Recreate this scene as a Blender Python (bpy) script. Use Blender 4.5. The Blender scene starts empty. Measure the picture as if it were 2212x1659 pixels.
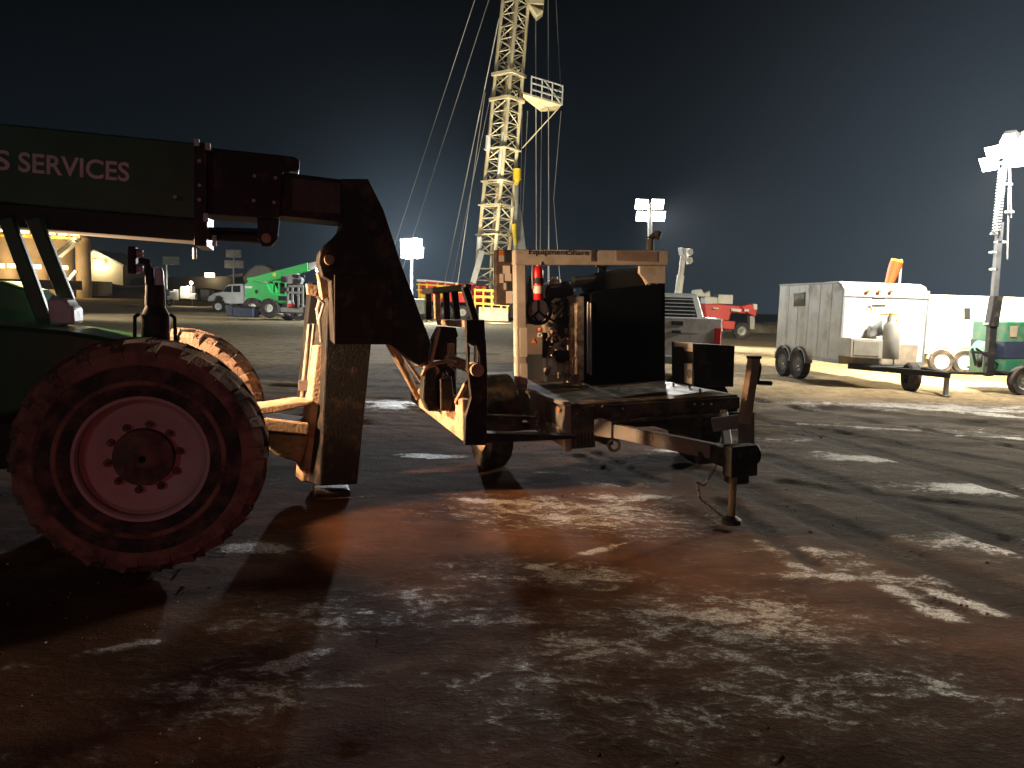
import bpy, bmesh, math, random
import numpy as np
from mathutils import Vector, Matrix, Euler, noise as mnoise
random.seed(7)
SC = bpy.context.scene
COL = SC.collection
RAD = math.radians

# ------------------------------------------------------------------ camera
F_PX, CX, CY, CAM_H = 1660.0, 1106.0, 829.5, 1.7
TH, RO = math.atan((829.5 - 655.0) / 1660.0), RAD(1.8)
FWD = Vector((0, math.cos(TH), -math.sin(TH)))
_R0, _U0 = Vector((1, 0, 0)), Vector((0, math.sin(TH), math.cos(TH)))
RGT = _R0 * math.cos(RO) + _U0 * math.sin(RO)
UPV = _U0 * math.cos(RO) - _R0 * math.sin(RO)
CPOS = Vector((0, 0, CAM_H))
cd = bpy.data.cameras.new('camera')
cd.lens, cd.sensor_width = 36.0 * F_PX / 2212.0, 36.0
cd.clip_start, cd.clip_end = 0.05, 3000
cam = bpy.data.objects.new('camera', cd)
COL.objects.link(cam)
mw = Matrix((RGT, UPV, -FWD)).transposed().to_4x4()
mw.translation = CPOS
cam.matrix_world = mw
SC.camera = cam

def ray(u, v):
    return FWD + RGT * ((u - CX) / F_PX) + UPV * ((CY - v) / F_PX)
def at(u, v, Y):
    r = ray(u, v)
    return CPOS + r * (Y / r.y)
def gnd(u, v, z=0.0):
    r = ray(u, v)
    return CPOS + r * ((z - CAM_H) / r.z)

# ------------------------------------------------------------------ world, exposure
SC.view_settings.view_transform = 'Standard'
SC.view_settings.look = 'None'
SC.view_settings.exposure = 0.0
SC.view_settings.gamma = 1.0
SC.cycles.use_denoising = True
SC.cycles.max_bounces = 6
SC.cycles.volume_bounces = 0
SC.cycles.sample_clamp_indirect = 4.0
W = bpy.data.worlds.new('World')
SC.world = W
W.use_nodes = True
nt = W.node_tree
bg = nt.nodes['Background']
# night sky: darkest overhead, paler towards the horizon and towards the lit pad on the right
tc = nt.nodes.new('ShaderNodeTexCoord')
sp = nt.nodes.new('ShaderNodeSeparateXYZ')
rp = nt.nodes.new('ShaderNodeValToRGB')
nt.links.new(tc.outputs['Generated'], sp.inputs[0])
nt.links.new(sp.outputs['Z'], rp.inputs[0])
e = rp.color_ramp.elements
e[0].position, e[0].color = 0.0, (0.0090, 0.0150, 0.0200, 1)
e[1].position, e[1].color = 0.34, (0.0002, 0.0006, 0.0011, 1)
m_ = e.new(0.16); m_.color = (0.0026, 0.0047, 0.0070, 1)
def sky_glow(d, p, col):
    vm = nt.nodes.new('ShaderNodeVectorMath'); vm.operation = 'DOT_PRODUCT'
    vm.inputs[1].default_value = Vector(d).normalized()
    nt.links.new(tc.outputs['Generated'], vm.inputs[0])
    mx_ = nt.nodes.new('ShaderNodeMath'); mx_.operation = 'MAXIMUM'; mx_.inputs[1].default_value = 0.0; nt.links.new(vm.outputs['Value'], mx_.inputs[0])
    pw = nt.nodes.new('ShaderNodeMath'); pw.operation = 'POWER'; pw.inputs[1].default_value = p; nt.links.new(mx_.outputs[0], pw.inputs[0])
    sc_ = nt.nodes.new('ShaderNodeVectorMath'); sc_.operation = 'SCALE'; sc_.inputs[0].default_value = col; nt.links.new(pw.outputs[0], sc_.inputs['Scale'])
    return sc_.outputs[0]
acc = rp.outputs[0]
for g_ in (sky_glow((.72, .83, .03), 16, (.058, .076, .098)), sky_glow((-.13, 1, .06), 160, (.040, .056, .072))):  # second lobe paints the far tower lamp's halo into the sky
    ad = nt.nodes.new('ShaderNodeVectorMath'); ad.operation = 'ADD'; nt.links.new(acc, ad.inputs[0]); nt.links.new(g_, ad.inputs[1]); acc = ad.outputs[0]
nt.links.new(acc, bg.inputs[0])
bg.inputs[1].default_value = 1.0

def lamp(name, kind, loc, target, power, color, radius=0.1, angle=90, blend=0.5, parent=None):
    ld = bpy.data.lights.new(name, kind)
    ld.energy, ld.color, ld.shadow_soft_size = power, color, radius
    if kind == 'SPOT':
        ld.spot_size, ld.spot_blend = RAD(angle), blend
    o = bpy.data.objects.new(name, ld)
    COL.objects.link(o)
    loc, target = Vector(loc), Vector(target)
    m = (target - loc).to_track_quat('-Z', 'Y').to_matrix().to_4x4()
    m.translation = loc
    if parent:
        o.parent = parent
        m = parent.matrix_basis.inverted() @ m
    o.matrix_basis = m
    return o

# tail lamp of the vehicle the photographer stands at, behind the camera
lamp('tail_lamp_light', 'SPOT', (-0.55, -0.6, 1.05), (-1.35, 4.0, 0.62), 74, (1.0, 0.15, 0.18), 0.07, 66, 0.7)
lamp('tail_lamp_light', 'SPOT', (-0.15, -0.2, 1.0), (0.1, 2.6, 0.0), 7, (1.0, 0.10, 0.10), 0.07, 95, 1.0)
# unseen neutral fill spot, added far behind the camera for the sides facing it
lamp('flood_light', 'SPOT', (-16, -38, 9), (-1, 5.5, 1.2), 2300, (.92, 1.0, .94), .4, 40, 1.0)

# ------------------------------------------------------------------ materials
MATS = {}
def mat(name, col, rough=0.6, metal=0.0, var=0.25, scale=5.0, dirt=None, damt=0.0, dscale=3.0, bump=0.0, bscale=40.0, spec=0.5):
    if name in MATS: return MATS[name]
    m = bpy.data.materials.new(name); m.use_nodes = True
    n, l = m.node_tree.nodes, m.node_tree.links
    b = n['Principled BSDF']
    b.inputs['Roughness'].default_value = rough
    b.inputs['Metallic'].default_value = metal
    b.inputs['Specular IOR Level'].default_value = spec
    t = n.new('ShaderNodeTexCoord')
    nz = n.new('ShaderNodeTexNoise'); nz.inputs['Scale'].default_value = scale; nz.inputs['Detail'].default_value = 6
    l.new(t.outputs['Object'], nz.inputs['Vector'])
    mr = n.new('ShaderNodeMapRange')
    mr.inputs[1].default_value, mr.inputs[2].default_value = 0.3, 0.7
    mr.inputs[3].default_value, mr.inputs[4].default_value = 1 - var, 1 + var
    l.new(nz.outputs[0], mr.inputs[0])
    mx = n.new('ShaderNodeMix'); mx.data_type = 'RGBA'; mx.blend_type = 'MULTIPLY'
    mx.inputs[0].default_value = 1.0
    mx.inputs[6].default_value = (*col, 1)
    l.new(mr.outputs[0], mx.inputs[7])
    out = mx.outputs[2]
    if dirt:
        n2 = n.new('ShaderNodeTexNoise'); n2.inputs['Scale'].default_value = dscale; n2.inputs['Detail'].default_value = 9; n2.inputs['Roughness'].default_value = 0.65
        l.new(t.outputs['Object'], n2.inputs['Vector'])
        m2 = n.new('ShaderNodeMapRange')
        c = 0.62 - 0.3 * damt
        m2.inputs[1].default_value, m2.inputs[2].default_value = c - 0.08, c + 0.12
        m2.inputs[4].default_value = min(1.0, 0.35 + damt)
        l.new(n2.outputs[0], m2.inputs[0])
        mx2 = n.new('ShaderNodeMix'); mx2.data_type = 'RGBA'
        l.new(m2.outputs[0], mx2.inputs[0]); l.new(out, mx2.inputs[6])
        mx2.inputs[7].default_value = (*dirt, 1)
        out = mx2.outputs[2]
        mr3 = n.new('ShaderNodeMapRange'); mr3.inputs[3].default_value = rough; mr3.inputs[4].default_value = 0.95
        l.new(m2.outputs[0], mr3.inputs[0]); l.new(mr3.outputs[0], b.inputs['Roughness'])
    l.new(out, b.inputs['Base Color'])
    if bump:
        n3 = n.new('ShaderNodeTexNoise'); n3.inputs['Scale'].default_value = bscale; n3.inputs['Detail'].default_value = 5
        l.new(t.outputs['Object'], n3.inputs['Vector'])
        bp = n.new('ShaderNodeBump'); bp.inputs['Strength'].default_value = bump; bp.inputs['Distance'].default_value = 0.02
        l.new(n3.outputs[0], bp.inputs['Height']); l.new(bp.outputs[0], b.inputs['Normal'])
    MATS[name] = m
    return m
def glow(name, col, st):
    if name in MATS: return MATS[name]
    m = bpy.data.materials.new(name); m.use_nodes = True
    b = m.node_tree.nodes['Principled BSDF']
    b.inputs['Base Color'].default_value = (0.8, 0.8, 0.8, 1)
    b.inputs['Emission Color'].default_value = (*col, 1)
    b.inputs['Emission Strength'].default_value = st
    MATS[name] = m
    return m
MUD = (0.20, 0.125, 0.075)
DUST = (0.30, 0.20, 0.135)
m_tele = mat('dark_green_paint', (0.014, 0.075, 0.030), 0.5, 0, 0.25, 4)
m_black = mat('black_paint', (0.010, 0.010, 0.011), 0.5, 0, 0.3, 4, MUD, 0.04, 6, spec=.25)
m_blackm = mat('black_muddy_steel', (0.012, 0.011, 0.011), 0.6, 0, 0.3, 4, MUD, 0.05, 7, 0.3, 60, .25)
m_mudsteel = mat('mud_coated_steel', (0.22, 0.14, 0.085), 0.8, 0, 0.35, 8, (0.42, 0.29, 0.19), 0.6, 6, 0.5, 45)
m_steel = mat('bare_steel', (0.45, 0.44, 0.42), 0.35, 0.8, 0.2, 9, MUD, 0.25, 8)
m_chrome = mat('chrome_rod', (0.65, 0.64, 0.62), 0.18, 1.0, 0.1, 9)
m_rubber = mat('tyre_rubber', (0.012, 0.012, 0.012), 0.85, 0, 0.3, 8, (0.13, 0.085, 0.07), 0.32, 7, 0.3, 60)
m_tread = mat('dusty_tread_rubber', (0.035, 0.025, 0.021), 0.9, 0, 0.35, 5, (0.20, 0.125, 0.09), 0.62, 4, 0.4, 50)
m_rim = mat('cream_rim_paint', (0.32, 0.26, 0.25), 0.5, 0, 0.12, 6, DUST, 0.15, 6)
m_hub = mat('greasy_hub', (0.05, 0.035, 0.03), 0.7, 0, 0.3, 10, MUD, 0.3, 9)
m_text = mat('white_lettering', (0.62, 0.52, 0.50), 0.6, 0, 0.15, 14)
m_pale = mat('pale_grey_paint', (0.42, 0.47, 0.47), 0.4, 0, 0.15, 6, DUST, 0.12, 7)
m_tan = mat('beige_canopy_paint', (0.54, 0.49, 0.42), 0.5, 0, 0.1, 5, MUD, 0.12, 6)
m_gen = mat('charcoal_skid_paint', (0.020, 0.019, 0.019), 0.5, 0, 0.25, 5, MUD, 0.3, 6)
m_gengrey = mat('grey_skid_paint', (0.17, 0.155, 0.14), 0.55, 0, 0.2, 5, MUD, 0.25, 6)
m_radi = mat('radiator_black', (0.004, 0.005, 0.006), 0.8, 0, 0.3, 20, spec=0.04)
m_dark = mat('matte_black', (0.010, 0.010, 0.010), 0.7)
m_red = mat('red_enamel', (0.55, 0.012, 0.015), 0.3, 0, 0.1)
m_sticker = mat('pale_sticker', (0.62, 0.56, 0.48), 0.55, 0, 0.1)
m_orange = mat('orange_sticker', (0.75, 0.22, 0.03), 0.5, 0, 0.1)
m_amber = mat('amber_lens', (0.8, 0.2, 0.03), 0.25, 0, 0.05)
m_brass = mat('brass_yellow', (0.55, 0.38, 0.1), 0.4, 0.6, 0.2)
m_eng = mat('engine_tan', (0.40, 0.33, 0.25), 0.5, 0.2, 0.35, 14, (0.02, 0.02, 0.02), 0.35, 16)
m_white = mat('white_painted_aluminium', (0.66, 0.645, 0.58), 0.45, 0, 0.06, 3, (0.45, 0.38, 0.28), 0.18, 2.5)
m_whitefar = mat('white_steel', (0.62, 0.62, 0.58), 0.5, 0, 0.12, 2)
m_glass = mat('dark_glass', (0.02, 0.022, 0.025), 0.1)
m_greylorry = mat('grey_truck_paint', (0.62, 0.60, 0.57), 0.35, 0.2, 0.1, 3, DUST, 0.25, 4)
m_redfar = mat('red_rig_paint', (0.60, 0.030, 0.018), 0.45, 0, 0.15, 1)
m_yellow = mat('yellow_rail_paint', (0.75, 0.52, 0.03), 0.5, 0, 0.1, 2)
m_mast = mat('cream_mast_paint', (0.68, 0.61, 0.40), 0.5, 0, 0.15, 0.7, (0.5, 0.34, 0.14), 0.3, 0.5)
m_wire = mat('galvanised_wire', (0.5, 0.48, 0.44), 0.5, 0.2, 0.1)
m_green2 = mat('bright_green_paint', (0.035, 0.42, 0.09), 0.4, 0, 0.12, 2)
m_tgreen = mat('tower_green_paint', (0.030, 0.16, 0.085), 0.45, 0, 0.15, 3, DUST, 0.15, 4)
m_navy = mat('navy_plastic', (0.022, 0.030, 0.060), 0.6, 0, 0.15, 3)
m_greysteel = mat('grey_steel', (0.30, 0.30, 0.29), 0.5, 0.3, 0.2, 3)
m_tank = mat('tan_tank_steel', (0.36, 0.27, 0.19), 0.6, 0, 0.15, 1)
m_shed = mat('shed_cladding', (0.34, 0.30, 0.21), 0.6, 0, 0.12, 0.5)
m_windsock = mat('orange_windsock_cloth', (0.80, 0.10, 0.02), 0.7, 0, 0.1, 2)
g_white = glow('flood_glass_lit', (1.0, 0.97, 0.90), 30)
g_cool = glow('flood_glass_cool', (0.92, 0.97, 1.0), 45)
g_warm = glow('sodium_lamp_lit', (1.0, 0.72, 0.30), 14)
g_head = glow('work_lamp_lit', (1.0, 0.62, 0.28), 30)
g_green = glow('green_signal_lit', (0.2, 1.0, 0.6), 1.2)

# ------------------------------------------------------------------ mesh builder
class MB:
    def __init__(s): s.v, s.f = [], []
    def add(s, vs, fs):
        o = len(s.v); s.v += [tuple(v) for v in vs]; s.f += [tuple(i + o for i in f) for f in fs]; return s
    def box(s, c, d, R=None):
        c = Vector(c); hx, hy, hz = d[0] / 2, d[1] / 2, d[2] / 2
        vs = [Vector((x, y, z)) for x in (-hx, hx) for y in (-hy, hy) for z in (-hz, hz)]
        if R is not None: vs = [R @ v for v in vs]
        return s.add([c + v for v in vs], [(0, 1, 3, 2), (4, 6, 7, 5), (0, 4, 5, 1), (2, 3, 7, 6), (0, 2, 6, 4), (1, 5, 7, 3)])
    def bb(s, a, b):
        return s.box([(a[i] + b[i]) / 2 for i in range(3)], [abs(b[i] - a[i]) for i in range(3)])
    def prism(s, pts, vec):
        n = len(pts); vec = Vector(vec)
        vs = [Vector(p) for p in pts] + [Vector(p) + vec for p in pts]
        return s.add(vs, [tuple(range(n)), tuple(range(2 * n - 1, n - 1, -1))] + [(i, (i + 1) % n, n + (i + 1) % n, n + i) for i in range(n)])
    def loft(s, A, B):
        n = len(A)
        return s.add(list(A) + list(B), [tuple(range(n)), tuple(range(2 * n - 1, n - 1, -1))] + [(i, (i + 1) % n, n + (i + 1) % n, n + i) for i in range(n)])
    def tube(s, p0, p1, r0, r1=None, n=10):
        r1 = r0 if r1 is None else r1
        p0, p1 = Vector(p0), Vector(p1); d = (p1 - p0)
        if d.length < 1e-6: return s
        d.normalize()
        a = d.orthogonal().normalized(); b = d.cross(a)
        vs = []
        for p, r in ((p0, r0), (p1, r1)):
            vs += [p + (a * math.cos(2 * math.pi * i / n) + b * math.sin(2 * math.pi * i / n)) * r for i in range(n)]
        return s.add(vs, [tuple(range(n)), tuple(range(2 * n - 1, n - 1, -1))] + [(i, (i + 1) % n, n + (i + 1) % n, n + i) for i in range(n)])
    def bar(s, p0, p1, w, h, up=(0, 0, 1)):
        p0, p1 = Vector(p0), Vector(p1); d = (p1 - p0).normalized(); up = Vector(up)
        a = d.cross(up)
        a = a.normalized() if a.length > 1e-4 else d.orthogonal().normalized()
        b = a.cross(d)
        q = [a * w / 2 * i + b * h / 2 * j for i, j in ((-1, -1), (1, -1), (1, 1), (-1, 1))]
        return s.loft([p0 + v for v in q], [p1 + v for v in q])
    def path(s, pts, r, n=8):
        for i in range(len(pts) - 1):
            s.tube(pts[i], pts[i + 1], r, n=n)
            if i: s.ball(pts[i], r * 1.02)
        return s
    def ball(s, c, r, nu=10, nv=6, sc=(1, 1, 1)):
        c = Vector(c); vs = [c + Vector((0, 0, r * sc[2]))]
        for j in range(1, nv):
            t = math.pi * j / nv
            vs += [c + Vector((r * sc[0] * math.sin(t) * math.cos(2 * math.pi * i / nu), r * sc[1] * math.sin(t) * math.sin(2 * math.pi * i / nu), r * sc[2] * math.cos(t))) for i in range(nu)]
        vs.append(c - Vector((0, 0, r * sc[2])))
        fs = [(0, 1 + i, 1 + (i + 1) % nu) for i in range(nu)]
        for j in range(nv - 2):
            fs += [(1 + j * nu + i, 1 + (j + 1) * nu + i, 1 + (j + 1) * nu + (i + 1) % nu, 1 + j * nu + (i + 1) % nu) for i in range(nu)]
        k = 1 + (nv - 2) * nu
        fs += [(len(vs) - 1, k + (i + 1) % nu, k + i) for i in range(nu)]
        return s.add(vs, fs)
    def lathe(s, prof, c, ax, n=40, a0=0.0, a1=2 * math.pi, closed=True):
        c, ax = Vector(c), Vector(ax).normalized()
        a = Vector((0, 0, 1)); a = (a - ax * a.dot(ax)); a = a.normalized() if a.length > 1e-3 else ax.orthogonal().normalized()
        b = ax.cross(a); full = abs(a1 - a0 - 2 * math.pi) < 1e-6
        m = n if full else n + 1; k = len(prof); vs = []
        for i in range(m):
            t = a0 + (a1 - a0) * i / n
            e_ = a * math.cos(t) + b * math.sin(t)
            vs += [c + e_ * r + ax * o for r, o in prof]
        fs = []
        for i in range(n):
            j = (i + 1) % m
            for q in range(k if closed else k - 1):
                w = (q + 1) % k
                fs.append((i * k + q, j * k + q, j * k + w, i * k + w))
        return s.add(vs, fs)
    def build(s, name, m, parent=None, bevel=0.0, smooth=False, angle=35):
        me = bpy.data.meshes.new(name); me.from_pydata(s.v, [], s.f)
        bm = bmesh.new(); bm.from_mesh(me)
        bmesh.ops.remove_doubles(bm, verts=bm.verts, dist=1e-6)
        bmesh.ops.recalc_face_normals(bm, faces=bm.faces); bm.to_mesh(me); bm.free()
        me.materials.append(m)
        o = bpy.data.objects.new(name, me); COL.objects.link(o)
        if parent: o.parent = parent
        if smooth:
            me.shade_smooth(); me.set_sharp_from_angle(angle=RAD(angle))
        if bevel:
            b = o.modifiers.new('bevel', 'BEVEL'); b.width = bevel; b.segments = 2; b.limit_method = 'ANGLE'; b.angle_limit = RAD(40)
        return o
def lab(o, label, cat, group=None):
    o['label'] = label; o['category'] = cat
    if group: o['group'] = group
    return o
def thing(name, label, cat, M, group=None):
    o = bpy.data.objects.new(name, None); COL.objects.link(o)
    o.empty_display_size = 0.3
    o.matrix_basis = M
    return lab(o, label, cat, group)
def copy_tree(o, parent=None):
    c = o.copy(); COL.objects.link(c)
    if parent: c.parent = parent
    for ch in [x for x in bpy.data.objects if x.parent == o]: copy_tree(ch, c)
    return c
def frame(x, y, z=0, rz=0, rx=0, ry=0):
    M = Euler((rx, ry, rz)).to_matrix().to_4x4(); M.translation = Vector((x, y, z)); return M
def tr(M, u, v, ax, val):
    """pixel -> local point of frame M on the local plane axis=val"""
    Mi = M.inverted(); p = Mi @ CPOS; d = Mi.to_3x3() @ ray(u, v)
    return p + d * ((val - p[ax]) / d[ax])
def tp(M, pts, ax, val): return [tr(M, u, v, ax, val) for u, v in pts]
def text_mesh(name, body, m, parent, origin, xdir, ydir, width=None, height=None, ext=0.002, bold=0.0):
    cu = bpy.data.curves.new(name, 'FONT'); cu.body = body; cu.size = 1.0; cu.offset = bold
    o = bpy.data.objects.new(name, cu); COL.objects.link(o)
    dg = bpy.context.evaluated_depsgraph_get()
    me = bpy.data.meshes.new_from_object(o.evaluated_get(dg))
    bpy.data.objects.remove(o)
    xs = [v.co.x for v in me.vertices]; ys = [v.co.y for v in me.vertices]
    w, h = max(xs) - min(xs), max(ys) - min(ys)
    sx = (width / w) if width else height / h; sy = (height / h) if height else sx
    xd, yd = Vector(xdir).normalized(), Vector(ydir).normalized(); nd = xd.cross(yd)
    for v in me.vertices:
        v.co = Vector(origin) + xd * ((v.co.x - min(xs)) * sx) + yd * ((v.co.y - min(ys)) * sy) + nd * ext
    me.materials.append(m)
    t = bpy.data.objects.new(name, me); COL.objects.link(t); t.parent = parent
    return t
def sstep(a, b, x):
    t = np.clip((x - a) / (b - a), 0, 1); return t * t * (3 - 2 * t)
def gz(x, y):
    """height of the pad: level near by, rising gently to the far left"""
    k = 1 - float(sstep(0.02, 0.20, x / max(y, 1.0)))
    return 0.0085 * max(0.0, y - 16.0) * k

# ------------------------------------------------------------------ ground
def vnoise(x, y, seed):
    rs = np.random.RandomState(seed); T = rs.rand(256, 256)
    xi, yi = np.floor(x).astype(int), np.floor(y).astype(int)
    fx, fy = x - xi, y - yi
    fx, fy = fx * fx * (3 - 2 * fx), fy * fy * (3 - 2 * fy)
    g = lambda a, b: T[a % 256, b % 256]
    return (g(xi, yi) * (1 - fx) + g(xi + 1, yi) * fx) * (1 - fy) + (g(xi, yi + 1) * (1 - fx) + g(xi + 1, yi + 1) * fx) * fy
def fbm(x, y, seed, o=4):
    s, a, t = 0, 1.0, 0
    for i in range(o):
        s = s + a * vnoise(x * 2 ** i + 31.7 * i, y * 2 ** i + 17.3 * i, seed + i); t += a; a *= 0.5
    return s / t
def seg_d(X, Y, p, q):
    dx, dy = q.x - p.x, q.y - p.y
    t = np.clip(((X - p.x) * dx + (Y - p.y) * dy) / (dx * dx + dy * dy), 0, 1)
    return np.hypot(X - p.x - t * dx, Y - p.y - t * dy)
def make_ground():
    def ax(lo, hi, st, far, g):
        a = list(np.arange(lo, hi, st)); s = st
        while a[-1] < far[1]: s *= g; a.append(a[-1] + s)
        s = st; pre = [a[0]]
        while pre[-1] > far[0]: s *= g; pre.append(pre[-1] - s)
        return np.array(pre[:0:-1] + a)
    xs = ax(-6.5, 9.0, 0.05, (-320, 320), 1.11); ys = ax(0.3, 13.0, 0.05, (-40, 420), 1.045)
    X, Y = np.meshgrid(xs, ys)
    k = 1 - sstep(0.02, 0.20, X / np.maximum(Y, 1.0))
    Z = 0.0085 * np.maximum(0, Y - 16) * k
    near = 1 - sstep(25, 60, Y)
    Z += (fbm(X * 0.7, Y * 0.9, 3) - 0.5) * 0.05 + (fbm(X * 3.5, Y * 4.5, 11) - 0.5) * 0.028 * near
    # ruts of the churned mid ground, running across
    rz = sstep(8.5, 11, Y) * (1 - sstep(30, 60, Y))
    Z += (fbm(X * 0.35 + Y * 0.1, Y * 2.2, 23) - 0.5) * 0.10 * rz
    track = np.zeros_like(X)
    lines = [((1660, 985), (2240, 1195), .20), ((1500, 1012), (2300, 1330), .26), ((1640, 905), (2260, 1020), .25), ((1560, 1085), (1760, 1215), .12),
             ((1250, 985), (1350, 1045), .10), ((1290, 980), (1420, 1040), .10), ((1800, 880), (2260, 930), .3), ((860, 800), (1000, 900), .2), ((1700, 1040), (2300, 1120), .16), ((1720, 930), (2300, 1090), .22), ((1620, 860), (2300, 985), .14), ((640, 760), (1080, 770), .2), ((600, 830), (1080, 845), .22)]
    for a, b, w in lines:
        d = seg_d(X, Y, gnd(*a), gnd(*b)) + (fbm(X * 2, Y * 2, 5) - .5) * .12
        track = np.maximum(track, 1 - sstep(w * 0.5, w, d))
    Z -= track * 0.022
    fr = np.zeros_like(X)
    # broad frosted areas: (centre px, half length, half depth, weight)
    patches = [((1250, 1110), 1.3, 0.75, .62), ((1190, 1240), 0.9, 0.35, .75), ((560, 1185), 0.42, 0.16, 1.15), ((700, 1330), .75, .45, .7), ((560, 1480), .55, .35, .62),
               ((900, 1300), .5, .3, .8), ((1010, 1330), .6, .4, .75), ((1550, 1340), 1.1, .6, .68), ((1180, 1500), .8, .5, .6), ((1700, 1500), .9, .5, .55), ((1480, 1420), 1.2, .3, .5),
               ((1860, 990), .62, .26, 1.3), ((2150, 1060), .9, .3, 1.15), ((1380, 1075), .7, .2, .8), ((1310, 1045), .5, .14, .7), ((1900, 1250), 1.0, .12, .9), ((1760, 1195), .5, .10, 1.0),
               ((2160, 1175), .75, .3, 1.05), ((835, 875), .7, .6, .95), ((930, 985), .5, .15, 1.1), ((1050, 1080), .35, .12, 1.0), ((1700, 950), .8, .3, .5), ((1180, 1020), .25, .1, .7),
               ((2000, 880), 3.5, .9, .75), ((1450, 975), .35, .12, .95), ((2000, 930), 2.2, .5, .5), ((1500, 1560), 1.2, .4, .5), ((1250, 1400), .6, .3, .7), ((1980, 1480), .8, .4, .5)]
    for (u, v), a, b, w in patches:
        p = gnd(u, v); q = ((X - p.x) / a) ** 2 + ((Y - p.y) / b) ** 2
        fr = np.maximum(fr, w * np.exp(-q * 1.1) * (.5 + fbm(X * 2.0, Y * 4.2, 91)))
    ridge = [((1740, 1185), (2050, 1330), .13), ((1840, 1215), (2150, 1320), .12), ((1640, 1170), (1740, 1235), .08), ((1150, 1230), (1370, 1170), .05), ((420, 1490), (705, 1408), .07), ((0, 1440), (330, 1385), .035),
             ((1700, 915), (2212, 950), .10), ((1790, 870), (2230, 905), .2), ((1760, 975), (1950, 1000), .1)]
    for a, b, w in ridge:
        d = seg_d(X, Y, gnd(*a), gnd(*b)) + (fbm(X * 3, Y * 3, 8) - .5) * .10
        fr = np.maximum(fr, (.05 + 1.5 * fbm(X * 4.2, Y * 6.0, 77)) * (1 - sstep(w * .1, w * 1.7, d)))
    fr += (fbm(X * 0.6, Y * 0.8, 41) - .5) * .55
    fr *= 1 - 0.85 * track
    Z += np.clip(fr, 0, 1) * 0.006
    ny, nx = X.shape
    idx = np.arange(nx * ny).reshape(ny, nx)
    quads = np.stack([idx[:-1, :-1], idx[:-1, 1:], idx[1:, 1:], idx[1:, :-1]], -1).reshape(-1)
    me = bpy.data.meshes.new('ground'); nf = (nx - 1) * (ny - 1)
    me.vertices.add(nx * ny); me.vertices.foreach_set('co', np.stack([X, Y, Z], -1).astype(np.float32).ravel())
    me.loops.add(nf * 4); me.loops.foreach_set('vertex_index', quads.astype(np.int32))
    me.polygons.add(nf); me.polygons.foreach_set('loop_start', np.arange(0, nf * 4, 4, dtype=np.int32)); me.polygons.foreach_set('loop_total', np.full(nf, 4, dtype=np.int32))
    for nm, A in (('frost', fr), ('track', track)):
        at_ = me.attributes.new(nm, 'FLOAT', 'POINT'); at_.data.foreach_set('value', np.clip(A, 0, 2).astype(np.float32).ravel())
    me.update(); me.validate(); me.shade_smooth()
    o = bpy.data.objects.new('ground', me); COL.objects.link(o); o['kind'] = 'structure'
    m = bpy.data.materials.new('frosted_red_dirt'); m.use_nodes = True
    n, l = m.node_tree.nodes, m.node_tree.links; b = n['Principled BSDF']
    def N(t, **k):
        q = n.new(t)
        for a, v in k.items(): q.inputs[a].default_value = v
        return q
    def mth(op, a, b_=None, c=None, clamp=False):
        q = n.new('ShaderNodeMath'); q.operation = op; q.use_clamp = clamp
        for i, v in enumerate((a, b_, c)):
            if v is None: continue
            if isinstance(v, (int, float)): q.inputs[i].default_value = v
            else: l.new(v, q.inputs[i])
        return q.outputs[0]
    def mix(f, a, b_):
        q = n.new('ShaderNodeMix'); q.data_type = 'RGBA'
        for i, v in ((0, f), (6, a), (7, b_)):
            if isinstance(v, tuple): q.inputs[i].default_value = (*v, 1)
            elif isinstance(v, float): q.inputs[i].default_value = v
            else: l.new(v, q.inputs[i])
        return q.outputs[2]
    def rng(x, a, b_, c=0.0, d=1.0):
        q = n.new('ShaderNodeMapRange'); q.interpolation_type = 'SMOOTHSTEP'
        for i, v in enumerate((a, b_, c, d)): q.inputs[i + 1].default_value = v
        l.new(x, q.inputs[0]); return q.outputs[0]
    tcn = n.new('ShaderNodeTexCoord'); P = tcn.outputs['Object']
    mp = n.new('ShaderNodeMapping'); mp.inputs['Scale'].default_value = (0.75, 1.25, 1.0); mp.inputs['Rotation'].default_value = (0, 0, RAD(-12)); l.new(P, mp.inputs[0])
    def noise_(sc, det=6, ro=0.6, vec=None, dist=0.0):
        q = N('ShaderNodeTexNoise', Scale=sc, Detail=det, Roughness=ro, Distortion=dist); l.new(vec or mp.outputs[0], q.inputs['Vector']); return q.outputs[0]
    fa = n.new('ShaderNodeAttribute'); fa.attribute_name = 'frost'
    ta = n.new('ShaderNodeAttribute'); ta.attribute_name = 'track'
    n1, n2, n3, n4 = noise_(1.3, 8), noise_(6.5, 10, 0.72, None, 0.6), noise_(26, 8, 0.7), noise_(90, 6, 0.65)
    sxyz = n.new('ShaderNodeSeparateXYZ'); l.new(P, sxyz.inputs[0])
    dirt = mix(rng(n1, .3, .7), (0.040, 0.017, 0.010), (0.110, 0.050, 0.027))
    dirt = mix(rng(n3, .35, .75, 0, .55), dirt, (0.055, 0.030, 0.020))
    # pale sand further out, grey churned mud on the right
    far = mth('MULTIPLY', rng(sxyz.outputs['Y'], 10.0, 20.0), rng(n1, .2, .6, .55, 1.0))
    sand = mix(rng(n2, .35, .65), (0.20, 0.150, 0.080), (0.38, 0.295, 0.165))
    dirt = mix(far, dirt, sand)
    grey = mth('MULTIPLY', rng(mth('SUBTRACT', sxyz.outputs['X'], mth('MULTIPLY', sxyz.outputs['Y'], 0.28)), -.6, 1.0), mth('SUBTRACT', 1.0, rng(sxyz.outputs['Y'], 13.0, 17.0)))
    grey = mth('MULTIPLY', grey, rng(sxyz.outputs['Y'], 4.0, 6.0))
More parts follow.
